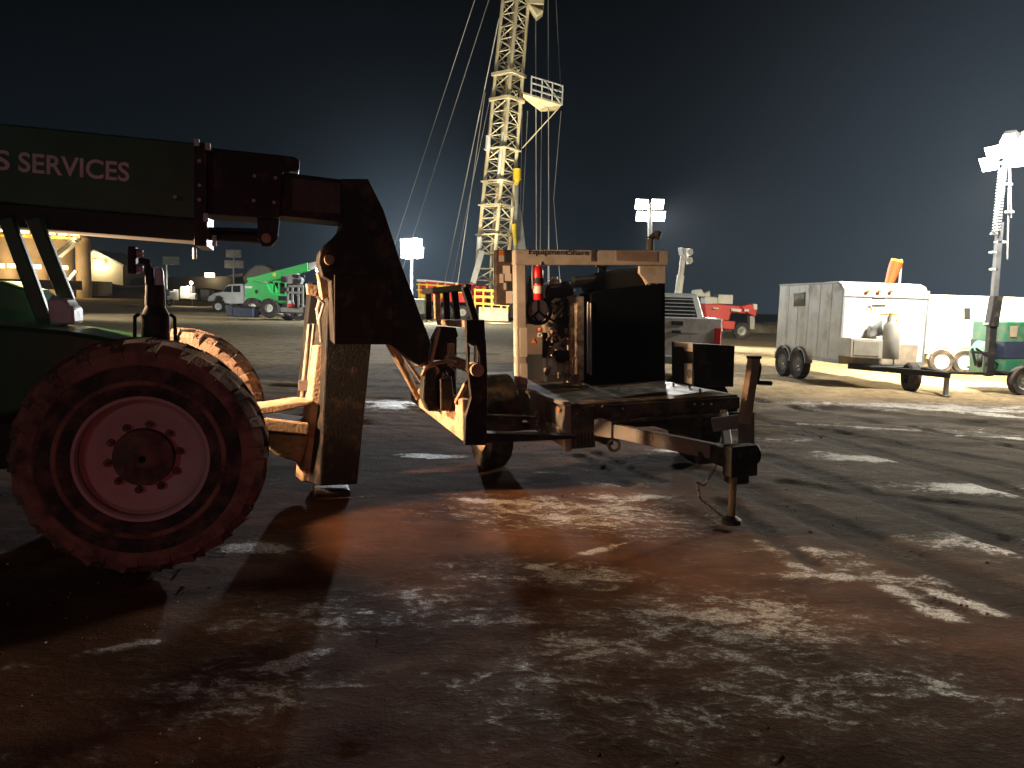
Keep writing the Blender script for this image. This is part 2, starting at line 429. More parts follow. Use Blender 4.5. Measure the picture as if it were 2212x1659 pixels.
    dirt = mix(mth('MULTIPLY', grey, .8), dirt, mix(rng(n1, .35, .65), (0.042, 0.035, 0.028), (0.085, 0.072, 0.056)))
    dirt = mix(mth('MULTIPLY', ta.outputs['Fac'], .85), dirt, (0.028, 0.020, 0.016))
    s = mth('ADD', mth('MULTIPLY', n2, 1.25), mth('MULTIPLY', n3, .75))
    s = mth('ADD', s, mth('MULTIPLY', fa.outputs['Fac'], .56))
    frost = mth('MULTIPLY', rng(s, 1.21, 1.50), rng(n4, .36, .62, .22, 1.0))
    frost = mth('MAXIMUM', mth('MULTIPLY', rng(s, 1.06, 1.42), .13), frost)
    col = mix(mth('MULTIPLY', frost, .88), dirt, (0.60, 0.575, 0.535))
    l.new(col, b.inputs['Base Color'])
    l.new(rng(frost, 0, 1, .95, .5), b.inputs['Roughness'])
    l.new(rng(frost, 0, 1, .06, .40), b.inputs['Specular IOR Level'])
    hgt = mth('ADD', mth('MULTIPLY', n2, .6), mth('ADD', mth('MULTIPLY', n3, .35), mth('MULTIPLY', n4, .16)))
    hgt = mth('ADD', hgt, mth('MULTIPLY', frost, .12))
    bp = N('ShaderNodeBump', Strength=0.85, Distance=0.075); l.new(hgt, bp.inputs['Height']); l.new(bp.outputs[0], b.inputs['Normal'])
    me.materials.append(m)
make_ground()

# loose clods and ice chips on the near ground (stuff: nobody could count them)
def scatter(name, m, n_, smin, smax, seed, thr):
    rs = random.Random(seed); mb = MB(); k = 0
    while k < n_:
        u, v = rs.uniform(-60, 2280), 1659 - (1659 - 900) * rs.random() ** .8
        p = gnd(u, v)
        if mnoise.noise(Vector((p.x * .9, p.y * .9, seed))) < thr * rs.random(): continue
        r = smin + (smax - smin) * rs.random() ** 3; k += 1
        oc = [Vector((rs.uniform(.6, 1.3), 0, rs.uniform(-.1, .3))), Vector((0, rs.uniform(.6, 1.3), rs.uniform(-.1, .3))), Vector((-rs.uniform(.6, 1.3), 0, rs.uniform(-.1, .3))), Vector((0, -rs.uniform(.6, 1.3), 0)), Vector((rs.uniform(-.4, .4), rs.uniform(-.4, .4), rs.uniform(.5, .9))), Vector((0, 0, -.7))]
        ra = Matrix.Rotation(rs.uniform(0, 6.3), 3, 'Z'); c = Vector((p.x, p.y, -.004))
        mb.add([c + ra @ w * r for w in oc], [(0, 1, 4), (1, 2, 4), (2, 3, 4), (3, 0, 4), (1, 0, 5), (2, 1, 5), (3, 2, 5), (0, 3, 5)])
    o = mb.build(name, m, None); o['kind'] = 'stuff'
scatter('dirt_clods', mat('dirt_clod', (.075, .036, .022), .95, 0, .4, 30, spec=.1), 600, .003, .018, 5, 0)
scatter('ice_chips', mat('frost_chip', (.50, .48, .45), .6, 0, .2, 30), 160, .003, .009, 9, 0)
# ------------------------------------------------------------------ wheels
def small_wheel(parent, c, axis, r, w, rimr, name='wheel', rimmat=None, n=28):
    c, ax = Vector(c), Vector(axis).normalized()
    mb = MB(); h = w / 2
    mb.lathe([(rimr, -h * .8), (r * .93, -h), (r, -h * .75), (r, h * .75), (r * .93, h), (rimr, h * .8)], c, ax, n)
    o = mb.build(name, m_rubber, parent, smooth=True)
    q = MB(); q.lathe([(0.02, h * .35), (rimr * .35, h * .55), (rimr * .5, h * .3), (rimr * .85, h * .35), (rimr * 1.02, h * .85), (rimr * 1.02, -h * .8), (0.02, -h * .5)], c, ax, n, closed=True)
    for i in range(6):
        a = ax.orthogonal().normalized(); b = ax.cross(a); t = i * math.pi / 3
        p = c + (a * math.cos(t) + b * math.sin(t)) * rimr * .42
        q.tube(p + ax * h * .2, p + ax * h * .62, rimr * .05, n=6)
    q.build('rim', rimmat or m_greysteel, o, smooth=True)
    return o

# ------------------------------------------------------------------ telehandler (nose to the right)
MT = frame(-2.58, 5.64, 0, RAD(17.1))
T = thing('telehandler', 'big dark green telehandler with SERVICES on its boom, forks lowered, at the left', 'telehandler', MT)
def T_(pts, l): return tp(MT, pts, 1, l)
def big_wheel(cx, cy, cz, s):
    """s = side the face looks to (-1 near, +1 far)"""
    c, ax, R = Vector((cx, cy, cz)), Vector((0, s, 0)), cz
    k = R / 0.70
    mb = MB()
    mb.lathe([(.345 * k, -.15), (.40 * k, -.185), (.52 * k, -.19), (.60 * k, -.18), (.645 * k, -.14), (.65 * k, 0), (.645 * k, .14), (.60 * k, .18), (.56 * k, .192),
              (.53 * k, .186), (.47 * k, .192), (.44 * k, .184), (.425 * k, .19), (.40 * k, .182), (.345 * k, .15)], c, ax, 72)
    o = mb.build('wheel', m_rubber, T, smooth=True, angle=50)
    td = MB()
    for i in range(22):
        for sd in (-1, 1):
            t0 = 2 * math.pi * (i + (0.5 if sd > 0 else 0)) / 22
            def P(r, t, o_): return c + Vector((math.cos(t), 0, math.sin(t))) * r * k + ax * o_
            w = .078
            A = [P(.62, t0 - w, sd * .00), P(.62, t0 + w, sd * .00), P(.61, t0 + .17 + w, sd * .15), P(.57, t0 + .19 + w * .8, sd * .193), P(.57, t0 + .19 - w * .8, sd * .193), P(.61, t0 + .17 - w, sd * .15)]
            w = .052
            B = [P(.700, t0 - w, sd * .00), P(.700, t0 + w, sd * .00), P(.692, t0 + .17 + w, sd * .14), P(.630, t0 + .19 + w * .8, sd * .199), P(.630, t0 + .19 - w * .8, sd * .199), P(.692, t0 + .17 - w, sd * .14)]
            td.loft(A, B)
    # dusty shoulder ring that carries the lug ends
    td.lathe([(.545 * k, .188), (.555 * k, .196), (.625 * k, .186), (.672 * k, .14), (.672 * k, -.14), (.625 * k, -.186), (.555 * k, -.196), (.60 * k, 0)], c, ax, 72)
    td.build('tread', m_tread, o, smooth=True, angle=30)
    rg = MB(); rg.lathe([(.43 * k, .186), (.437 * k, .195), (.458 * k, .196), (.465 * k, .188), (.45 * k, .15)], c, ax, 72); rg.build('sidewall_ring', m_tread, o, smooth=True)
    rm = MB()
    rm.lathe([(.03, .075), (.20 * k, .075), (.235 * k, .09), (.315 * k, .10), (.335 * k, .115), (.338 * k, .15), (.350 * k, .165), (.368 * k, .168), (.372 * k, .15), (.36 * k, -.15), (.03, -.1)], c, ax, 64)
    rm.build('rim', m_rim, o, smooth=True, angle=28)
    hb = MB()
    hb.lathe([(.02, .16), (.05, .165), (.075, .15), (.10, .135), (.164 * k, .125), (.172 * k, .07), (.02, .06)], c, ax, 40)
    for i in range(10):
        t = 2 * math.pi * (i + .25) / 10
        p = c + Vector((math.cos(t), 0, math.sin(t))) * .196 * k
        hb.tube(p + ax * .07, p + ax * .102, .024, n=6); hb.tube(p + ax * .1, p + ax * .122, .011, n=8)
    hb.build('hub', m_hub, o, smooth=True, angle=28)
for x in (0, -3.35):
    big_wheel(x + .045, -1.09, .715, -1); big_wheel(x, 1.09, .70, 1)

# chassis, engine hood on the near side, cab on the far side
mb = MB(); mb.bb((-4.3, -.40, .50), (.55, .40, .96)); mb.bb((-.16, -.95, .58), (.16, .95, .82)); mb.bb((-3.5, -.95, .58), (-3.2, .95, .82))
mb.build('chassis', m_blackm, T, .02)
ln = -1.02
hp = T_([(-420, 655), (0, 703), (150, 716), (300, 741), (322, 760), (322, 835), (-20, 905), (-440, 905)], ln)
MB().prism(hp, (0, .72, 0)).build('engine_hood', mat('glossy_green_hood', (0.012, 0.065, 0.027), 0.28, 0, 0.2, 4), T, .025)
mb = MB()
a = T_([(-100, 611), (0, 606), (60, 625), (104, 655), (112, 702), (-100, 692)], -.15)
mb.prism(a, (0, .5, 0)); mb.build('body_panel', m_tele, T, .02)
mb = MB(); b0 = T_([(99, 646), (140, 643), (150, 660), (158, 664), (161, 700), (108, 706)], -.62)
mb.prism(b0, (0, .26, 0)); mb.tube(tr(MT, 110, 640, 1, -.5), tr(MT, 135, 655, 1, -.5), .02); mb.build('pivot_bracket', m_pale, T, .03, True)
for (p, q) in (((14, 470), (104, 712)), ((73, 470), (147, 652))):
    MB().bar(tr(MT, *p, 1, -.42), tr(MT, *q, 1, -.42), .09, .07, (0, 1, 0)).build('guard_post', m_tele, T, .012)
cab = MB(); cab.bb((-3.2, .42, .9), (-1.55, 1.15, 1.25)); cab.bb((-3.25, .40, 2.62), (-1.5, 1.18, 2.72))
for x in (-3.18, -1.62):
    for y in (.46, 1.12): cab.bb((x, y - .03, 1.25), (x + .07, y + .03, 2.62))
cab.build('cab', m_tele, T, .015)
MB().bb((-3.1, .5, 1.2), (-2.5, 1.05, 1.75)).build('seat', m_dark, T, .05)

# boom (traced in the plane of its near face, real thickness across)
LB, BT = -.27, .54
out = T_([(-700, 194), (0, 266), (426, 309), (426, 473), (0, 437), (-700, 380)], LB)
bo = MB().prism(out, (0, BT, 0)).build('outer_boom', m_tele, T, .012)
MB().prism(T_([(-700, 382), (0, 438), (424, 474), (424, 521), (0, 487), (-700, 440)], LB + .05), (0, BT - .10, 0)).build('hose_tray', m_dark, T, .008)
mb = MB(); mb.prism(T_([(419, 305), (447, 309), (447, 532), (419, 530)], LB - .03), (0, BT + .06, 0)); mb.build('boom_collar', m_black, T, .006)
mb = MB()
for u, v in ((425, 308), (449, 317)): p = tr(MT, u, v, 1, LB - .02); mb.box(p, (.035, .03, .05))
for u, v in ((445, 470),): mb.box(tr(MT, u, v, 1, LB - .03), (.035, .03, .06))
mb.tube(tr(MT, 420, 535, 1, LB), tr(MT, 421, 560, 1, LB), .014); mb.tube(tr(MT, 463, 508, 1, LB), tr(MT, 463, 532, 1, LB), .016)
mb.tube(tr(MT, 431, 400, 1, LB - .045), tr(MT, 431, 402, 1, LB), .012)
mb.build('wear_pad', m_pale, T, .004)
MB().prism(T_([(447, 318), (636, 338), (648, 346), (647, 368), (612, 372), (604, 470), (560, 470), (447, 462)], LB + .03), (0, BT - .06, 0)).build('middle_boom', m_black, T, .01)
mb = MB()
for u, v in ((550, 381), (595, 385), (548, 434), (592, 438), (432, 350), (432, 433), (380, 427)):
    p = tr(MT, u, v, 1, LB + .03 if u > 440 else LB); mb.tube(p + Vector((0, -.022 if u > 440 else -.05, 0)), p + Vector((0, .01, 0)), .013, n=8)
mb.build('bolt', m_greysteel, T)
MB().prism(T_([(604, 371), (742, 388), (742, 480), (604, 466)], LB + .07), (0, BT - .14, 0)).build('inner_boom', m_black, T, .008)
MB().prism(T_([(632, 385), (735, 396), (735, 462), (632, 455)], LB + .062), (0, .012, 0)).build('boom_plate', mat('scuffed_plate', (.05, .04, .035), .6, 0, .4, 30), T)
mb = MB(); mb.prism(T_([(556, 470), (604, 474), (600, 518), (586, 532), (566, 532), (556, 512)], LB + .10), (0, .05, 0)); mb.prism(T_([(556, 470), (604, 474), (600, 518), (586, 532), (566, 532), (556, 512)], LB + .30), (0, .05, 0)); mb.build('cylinder_lug', m_black, T, .006)
mb = MB(); mb.tube(tr(MT, 440, 506, 1, -.06), tr(MT, 570, 514, 1, -.06), .042, n=16); mb.build('extend_cylinder', m_black, T, smooth=True)
mb = MB(); p = tr(MT, 575, 514, 1, LB + .06); mb.tube(p, p + Vector((0, .38, 0)), .034, n=18); p = tr(MT, 712, 561, 1, LB - .03); mb.tube(p, p + Vector((0, .5, 0)), .036, n=18)
mb.build('pin', m_mudsteel, T, smooth=True)
mb = MB(); mb.tube(tr(MT, 452, 494, 1, -.1), tr(MT, 556, 497, 1, -.1), .012); mb.path(T_([(742, 478), (741, 492), (728, 512), (712, 524), (698, 536)], -.18), .012); mb.path(T_([(742, 480), (738, 498), (722, 520), (706, 533)], -.05), .012)
mb.build('hose', m_dark, T, smooth=True)
# boom head: plates dropping to the carriage pivot
head = [(736, 386), (796, 386), (830, 455), (868, 572), (932, 742), (926, 776), (905, 790), (846, 744), (722, 744), (714, 606), (697, 596), (688, 566), (692, 540), (712, 522), (736, 494), (742, 472)]
MB().prism(T_(head, -.23), (0, .46, 0)).build('boom_head', m_blackm, T, .010)
MB().prism(T_([(722, 593), (846, 596), (848, 744), (722, 744)], -.262), (0, .03, 0)).build('head_plate', mat('brown_dusty_plate', (.022, .016, .014), .75, 0, .3, 12, MUD, .08, 9, spec=.2), T, .006)
# stabiliser leg standing on the ground under the head
near = T_([(708, 640), (812, 640), (772, 1046), (692, 1050)], .42)
farp = T_([(690, 640), (800, 640), (756, 1030), (640, 1036)], .80)
MB().loft(near, farp).build('stabiliser_leg', m_blackm, T, .012)
mb = MB(); mb.loft(T_([(686, 745), (710, 745), (690, 1046), (652, 1040)], .60), T_([(672, 745), (700, 745), (676, 1036), (636, 1032)], .84)); mb.build('leg_sleeve', m_mudsteel, T, .012)
p = tr(MT, 716, 1050, 1, .60); mb = MB(); mb.bb((p.x - .15, .42, -.03), (p.x + .15, .82, max(p.z, .05))); mb.build('foot_pad', m_blackm, T, .02)
mb = MB(); mb.loft(T_([(672, 610), (704, 612), (672, 862), (644, 862)], .86), T_([(664, 610), (698, 612), (668, 860), (640, 862)], 1.0)); mb.build('leg_cylinder', m_black, T, .012)
mb = MB()
for u0, u1 in ((668, 650), (678, 660), (690, 668)): mb.tube(tr(MT, u0, 700, 1, .80), tr(MT, u1, 876, 1, .80), .016, n=8)
mb.bb(tr(MT, 645, 822, 1, .78), tr(MT, 680, 842, 1, .84)); mb.path(T_([(700, 585), (690, 610), (694, 640), (686, 668), (690, 700)], .3), .018); mb.path(T_([(684, 640), (700, 655), (690, 690), (694, 740)], .25), .012)
mb.build('cylinder_rod', m_steel, T, smooth=True)
mb = MB(); mb.prism(T_([(684, 588), (716, 596), (712, 640), (696, 648), (690, 610)], .1), (0, .2, 0)); mb.prism(T_([(662, 612), (690, 616), (684, 640), (664, 636)], .55), (0, .25, 0)); mb.build('lug_plate', m_mudsteel, T, .008)
# front frame arms joining leg and chassis
mb = MB(); mb.prism(T_([(520, 884), (572, 878), (640, 868), (674, 866), (674, 874), (600, 892), (520, 900)], .55), (0, .36, 0))
mb.prism(T_([(520, 902), (575, 904), (668, 916), (666, 940), (575, 932), (520, 930)], .50), (0, .42, 0)); mb.build('front_frame', m_mudsteel, T, .014)
mb = MB(); mb.prism(T_([(580, 934), (668, 942), (652, 1002), (600, 986), (580, 970)], .58), (0, .25, 0)); mb.build('mud_guard', m_mudsteel, T, .015)
# level cylinder under the head
mb = MB(); mb.tube(tr(MT, 838, 742, 1, .05), tr(MT, 903, 860, 1, .42), .022, n=12); mb.tube(tr(MT, 856, 742, 1, .12), tr(MT, 912, 828, 1, .40), .014, n=10); mb.tube(tr(MT, 846, 742, 1, .02), tr(MT, 896, 842, 1, .3), .03, n=12); mb.build('level_cylinder', m_mudsteel, T, smooth=True)
# fork carriage: cross members span from the near side plate to the far side
NL, FL_ = -.62, .66
mb = MB()
mb.prism(T_([(1007, 691), (1047, 691), (1049, 735), (1024, 748), (1008, 738)], NL), (0, .06, 0))
mb.prism(T_([(1008, 736), (1016, 752), (1014, 800), (1011, 800)], NL), (0, .06, 0))
mb.prism(T_([(1046, 733), (1050, 735), (1053, 802), (1040, 802), (1038, 765), (1032, 748)], NL), (0, .06, 0))
mb.prism(T_([(1011, 798), (1053, 801), (1053, 872), (1051, 962), (1004, 962), (1006, 900), (1018, 860)], NL), (0, .06, 0))
mb.build('side_plate', m_black, T, .006)
cs = T_([(998, 862), (1018, 862), (1012, 958), (1001, 955)], NL + .06)
cf = T_([(884, 834), (905, 828), (907, 872), (887, 866)], FL_)
MB().loft(cs, cf).build('lower_beam', m_mudsteel, T, .015)
us = T_([(1003, 692), (1040, 692), (1038, 706), (1003, 708)], NL + .06); uf = T_([(943, 690), (960, 690), (960, 700), (944, 702)], FL_)
MB().loft(us, uf).build('upper_beam', m_mudsteel, T, .008)
for a_, b_, w in (((1004, 620), (1026, 692), .07), ((981, 622), (988, 690), .05), ((963, 624), (966, 690), .05), ((943, 626), (945, 690), .06), ((925, 628), (926, 690), .04)):
    k = (1004 - a_[0]) / 79.0; L = NL + .08 + (FL_ - NL - .1) * k
    mm = m_mudsteel if a_[0] == 943 else m_black  # one bar paler: the lamplight on it is put into its colour
    MB().bar(tr(MT, *a_, 1, L), tr(MT, *b_, 1, L), .05, w, (0, 1, 0)).build('backrest_bar', mm, T, .006)
MB().bar(tr(MT, 1012, 621, 1, NL + .08), tr(MT, 917, 630, 1, FL_ - .02), .05, .05).build('backrest_rail', m_black, T, .006)
mb = MB()
mb.prism(T_([(948, 705), (985, 708), (990, 725), (975, 745), (972, 770), (960, 778), (925, 778), (918, 800), (930, 740)], -.05), (0, .10, 0))
mb.prism(T_([(920, 790), (960, 782), (985, 800), (988, 870), (960, 892), (930, 888), (914, 850)], -.12), (0, .06, 0))
mb.prism(T_([(938, 800), (962, 795), (975, 830), (968, 878), (940, 884)], -.26), (0, .05, 0)); mb.prism(T_([(917, 800), (942, 792), (945, 884), (926, 890), (913, 862)], -.36), (0, .16, 0)); mb.prism(T_([(951, 818), (976, 812), (982, 868), (972, 888), (952, 888)], -.40), (0, .10, 0)); mb.build('carriage_plate', m_blackm, T, .012)
mb = MB(); mb.bar(tr(MT, 948, 706, 1, -.16), tr(MT, 913, 858, 1, -.16), .03, .035, (0, 1, 0)); mb.path(T_([(912, 812), (918, 798), (934, 786), (964, 780), (985, 784)], -.38), .016); mb.bar(tr(MT, 985, 872, 1, -.45), tr(MT, 1006, 830, 1, -.5), .03, .05, (0, 1, 0)); mb.bar(tr(MT, 972, 790, 1, -.1), tr(MT, 974, 742, 1, -.1), .05, .05, (0, 1, 0)); mb.bar(tr(MT, 958, 806, 1, -.3), tr(MT, 948, 890, 1, -.3), .02, .03, (0, 1, 0))
mb.tube(tr(MT, 975, 748, 1, -.1), tr(MT, 974, 775, 1, -.1), .02); mb.build('link_bar', m_mudsteel, T, .004)
mb = MB(); mb.tube(tr(MT, 970, 776, 1, -.05), tr(MT, 1022, 796, 1, -.45), .045, n=16); mb.tube(tr(MT, 904, 778, 1, .1), tr(MT, 912, 778, 1, -.02), .055, n=16); mb.build('tilt_cylinder', m_mudsteel, T, smooth=True)
mb = MB(); p = tr(MT, 1032, 800, 1, NL - .05); mb.tube(p, p + Vector((0, .16, 0)), .05, n=16); p = tr(MT, 939, 801, 1, -.34); mb.tube(p, p + Vector((0, .3, 0)), .038, n=16)
for u, v in ((935, 868), (962, 876)): p = tr(MT, u, v, 1, -.16 if u < 950 else -.28); mb.tube(p + Vector((0, -.04, 0)), p + Vector((0, .1, 0)), .03, n=12)
mb.build('pivot_pin', m_mudsteel, T, smooth=True)
for L in (-.50, .48):
    mb = MB(); a = tr(MT, 1030, 950, 1, -.56)
    mb.prism([(a.x - .02, L - .065, a.z - .03), (a.x + .82, L - .065, a.z - .01), (a.x + .82, L - .065, a.z + .015), (a.x + .06, L - .065, a.z + .05), (a.x + .05, L - .065, a.z + .72), (a.x - .01, L - .065, a.z + .72)], (0, .13, 0))
    mb.build('fork', m_black, T, .006)
# guarded filler post on the hood, with a pair of round lamps on a plate
mb = MB(); c0 = tr(MT, 337, 742, 1, -.80); hgt = .24
mb.tube(c0 + Vector((0, 0, -.06)), c0 + Vector((0, 0, hgt * .75)), .085, .083, 20); mb.tube(c0 + Vector((0, 0, hgt * .75)), c0 + Vector((0, 0, hgt)), .083, .055, 20); mb.tube(c0 + Vector((0, 0, hgt)), c0 + Vector((0, 0, hgt + .13)), .062, .058, 16)
mb.build('filler_post', m_dark, T, smooth=True)
mb = MB()
for s in (-1, 1): mb.path([c0 + Vector((s * .09, -.02, hgt * .78)), c0 + Vector((s * .115, -.03, hgt * .7)), c0 + Vector((s * .118, -.03, .03)), c0 + Vector((s * .14, -.04, -.03))], .011)
mb.build('guard_hoop', m_dark, T, smooth=True)
mb = MB(); mb.tube(c0 + Vector((-.03, 0, hgt + .13)), c0 + Vector((-.03, 0, hgt + .24)), .028); mb.path([c0 + Vector((-.03, 0, hgt + .22)), tr(MT, 318, 566, 1, -.80), tr(MT, 300, 562, 1, -.80)], .02); mb.prism(T_([(275, 532), (293, 532), (293, 592), (275, 590)], -.84), (0, .10, 0)); mb.build('lamp_plate', m_dark, T, .008)
MB().lathe([(.002, .12), (.016, .118), (.026, .09), (.03, .0), (.002, .0)], c0 + Vector((.025, 0, hgt + .125)), (0, 0, 1), 16).build('filler_cap', m_pale, T, smooth=True)
for v in (547, 580):
    p = tr(MT, 294, v, 1, -.79); MB().lathe([(.002, .045), (.018, .04), (.029, .018), (.031, 0), (.002, 0)], p, (1, 0, 0), 16).build('round_lamp', m_pale, T, smooth=True)
# lettering on the boom side: the tail of a longer name and SERVICES
pA, pB = tr(MT, 40, 371, 1, LB - .004), tr(MT, 279, 393, 1, LB - .004); up = tr(MT, 40, 324, 1, LB - .004) - pA
text_mesh('boom_lettering', 'SERVICES', m_text, T, pA, pB - pA, up, (pB - pA).length, up.length * .92, .001, .018)
pC = tr(MT, -12, 366, 1, LB - .004); text_mesh('boom_lettering', 'S', m_text, T, pC, pB - pA, up, .088, up.length * .92, .001, .018)
# work lamp on the cab front, lit
lp = Vector((-1.42, .34, 2.0))
mb = MB(); mb.lathe([(.02, -.09), (.07, -.05), (.085, .02), (.08, .022), (.02, .0)], lp, (1, 0, -.1), 20); mb.tube(lp + Vector((-.05, 0, 0)), lp + Vector((-.13, 0, 0)), .02); mb.build('work_lamp', m_dark, T, smooth=True)
MB().tube(lp + Vector((.004, 0, 0)), lp + Vector((.016, 0, 0)), .074, n=20).build('lamp_glass', g_head, T)
lamp('work_lamp_light', 'SPOT', MT @ (lp + Vector((.05, 0, 0))), MT @ Vector((2.2, .0, .55)), 2900, (1.0, 0.62, 0.34), .11, 82, .7, T)

lp2 = Vector((.60, -.12, .86))
mb = MB(); mb.lathe([(.02, -.07), (.06, -.04), (.075, .02), (.07, .022), (.02, .0)], lp2, (1, 0, -.1), 20); mb.build('head_lamp', m_dark, T, smooth=True)
MB().tube(lp2 + Vector((.004, 0, 0)), lp2 + Vector((.016, 0, 0)), .064, n=20).build('lamp_glass', g_head, T)
lamp('head_lamp_light', 'SPOT', MT @ (lp2 + Vector((.04, 0, 0))), MT @ Vector((2.6, -1.1, .0)), 190, (1.0, 0.55, 0.26), .04, 84, .6, T)

# ------------------------------------------------------------------ engine skid trailer
MG = frame(1.375, 7.111, 0, -1.257, 0.044, -0.012)
G = thing('engine_trailer', 'charcoal engine skid trailer with beige portal frame, radiator and jack, right of the forks', 'trailer', MG)
ZD, ZB, ZT, HW, SX = .851, .448, 2.32, .897, -1.43
def Gx(pts, x): return tp(MG, pts, 0, x)
def Gy(pts, y): return tp(MG, pts, 1, y)
mb = MB(); mb.bb((-3.4, -HW, ZD - .20), (0, HW, ZD)); mb.build('deck', m_gen, G, .012)
mb = MB(); mb.bb((.002, -HW + .35, ZD - .135), (.03, HW, ZD - .02)); mb.bb((.0, -HW + .35, ZD - .185), (.075, HW, ZD - .16)); mb.build('front_beam', m_gen, G, .006)
sk = Gy([(1113, 833), (1215, 884), (1221, 970), (1150, 925), (1122, 890), (1113, 862)], -HW - .012)
mb = MB(); mb.prism(sk, (0, .03, 0)); mb.build('side_skirt', m_gengrey, G, .008)
mb = MB(); mb.bb((-1.5, -HW - .03, ZD - .008), (0.02, -HW + .045, ZD + .028)); mb.build('deck_edge', m_gengrey, G, .006)
mb = MB(); mb.bb((0.002, -HW - .012, ZB), (.028, -HW + .28, ZD - .02)); mb.build('corner_apron', m_gen, G, .006)
mb = MB(); mb.bb((.0, -HW - .03, ZB - .015), (.05, -HW + .035, ZD)); mb.build('corner_post', m_gengrey, G, .006)
mb = MB()
for i in range(6): mb.bb((.026, -HW + .06 + i * .036, ZB + .02), (.036, -HW + .074 + i * .036, ZB + .14))
mb.build('vent_grille', m_dark, G)
p = tr(MG, 1208, 886, 1, -HW - .03); MB().ball(p, .022, sc=(1, .6, 1)).build('marker_lamp', m_amber, G, smooth=True)
mb = MB(); p = tr(MG, 1160, 900, 1, -HW - .016); mb.lathe([(.032, 0), (.034, .006), (.058, .006), (.06, 0)], p, (0, -1, 0), 24)
for u, v, w, h in ((1182, 905, .10, .03), (1182, 916, .07, .028), (1197, 919, .10, .035), (1205, 928, .07, .05), (1160, 918, .05, .02), (1178, 935, .11, .022), (1165, 928, .05, .018)):
    q = tr(MG, u, v, 1, -HW - .016); mb.box(q, (w, .006, h))
mb.build('skirt_decal', m_sticker, G)
mb = MB()
q = tr(MG, 1185, 888, 1, -HW - .016); mb.box(q, (.16, .006, .20)); mb.build('skirt_panel', m_gen, G)
# portal frame
mb = MB(); mb.bb((SX - .07, -HW, ZD), (SX + .05, -HW + .115, ZT - .16)); mb.build('portal_post', m_tan, G, .012)
mb = MB(); mb.bb((SX - .46, HW - .05, ZD), (SX - .38, HW - .005, ZT - .16)); mb.build('portal_post', m_tan, G, .012)
mb = MB(); mb.bb((SX - .07, -HW - .01, ZT - .165), (SX + .055, HW + .01, ZT)); mb.bb((SX - .46, HW - .055, ZT - .16), (SX - .071, HW, ZT - .01)); mb.build('portal_beam', m_tan, G, .018)
mb = MB()
for z0, z1 in ((.90, 1.12), (1.19, 1.50)): mb.bb((SX + .0505, -HW + .035, z0), (SX + .056, -HW + .115, z1)); mb.bb((SX - .04, -HW - .004, z0), (SX + .03, -HW + .002, z1))
mb.build('reflective_strip', mat('cream_reflective_tape', (.85, .80, .66), .35, 0, .03), G)
pA, pB = tr(MG, 1142, 553, 0, SX + .058), tr(MG, 1272, 555, 0, SX + .058); up = tr(MG, 1142, 541, 0, SX + .058) - pA
text_mesh('beam_lettering', 'EquipmentShare', m_dark, G, pA, pB - pA, up, (pB - pA).length, up.length * 1.3, .001, .014)
mb = MB(); mb.prism(Gx([(1277, 539), (1286, 539), (1286, 565), (1277, 565)], SX + .056), (.004, 0, 0)); mb.build('beam_decal', m_hub, G)
mb = MB(); mb.prism(Gx([(1331, 541), (1420, 544), (1420, 566), (1331, 563)], SX + .056), (.003, 0, 0)); mb.build('beam_patch', mat('faded_patch', (.30, .22, .18), .6), G)
mb = MB(); mb.prism(Gx([(1382, 572), (1438, 574), (1438, 612), (1400, 612), (1382, 590)], SX - .02), (-.05, 0, 0)); mb.build('corner_gusset', m_tan, G, .006)
# control boxes hanging off the left side of the portal
mb = MB(); mb.prism(Gx([(1066, 541), (1108, 541), (1108, 588), (1094, 660), (1066, 658)], SX - .2), (.10, 0, 0)); mb.build('control_box', m_hub, G, .008)
mb = MB()
for a_, b_ in (((1078, 552), (1088, 565)), ((1086, 574), (1101, 591)), ((1090, 591), (1104, 607)), ((1093, 629), (1107, 655)), ((1079, 592), (1087, 611)), ((1088, 611), (1093, 626))):
    p, q = tr(MG, *a_, 0, SX - .095), tr(MG, *b_, 0, SX - .095); mb.bb(p, q + Vector((.012, 0, 0)))
mb.build('control_label', m_sticker, G)
mb = MB(); p, q = tr(MG, 1078, 541, 0, SX - .094), tr(MG, 1087, 552, 0, SX - .094); mb.bb(p, q + Vector((.012, 0, 0))); mb.build('orange_label', m_orange, G)
mb = MB(); p, q = tr(MG, 1088, 541, 0, SX - .09), tr(MG, 1106, 567, 0, SX - .09); mb.bb(p, q + Vector((.05, 0, 0))); p, q = tr(MG, 1094, 608, 0, SX - .09), tr(MG, 1108, 628, 0, SX - .09); mb.bb(p, q + Vector((.02, 0, 0))); mb.build('switch_panel', m_dark, G, .004)
# radiator
RX = SX - .02
rk = Gx([(1277, 636), (1290, 628), (1437, 612), (1437, 824), (1277, 833)], RX)
mb = MB(); mb.prism(rk, (-.34, 0, 0)); mb.build('radiator', m_radi, G, .008)
mb = MB(); mb.prism(Gx([(1283, 642), (1430, 620), (1430, 818), (1283, 826)], RX + .001), (.006, 0, 0)); mb.build('radiator_grille', mat('fine_black_mesh', (.004, .005, .006), .9, 0, .3, 60, None, 0, 3, .5, 160, .03), G)
mb = MB(); mb.prism(Gx([(1268, 612), (1284, 604), (1300, 588), (1330, 582), (1392, 579), (1408, 592), (1436, 606), (1436, 616), (1300, 630), (1270, 630)], RX - .12), (-.2, 0, 0)); mb.build('header_tank', m_dark, G, .03)
mb = MB(); p = tr(MG, 1301, 575, 0, RX - .2); mb.tube(p, p + Vector((0, 0, -.07)), .045, n=16); mb.tube(p + Vector((0, 0, .02)), p + Vector((0, 0, -.01)), .075, n=18); mb.build('filler_cap', m_dark, G, smooth=True)
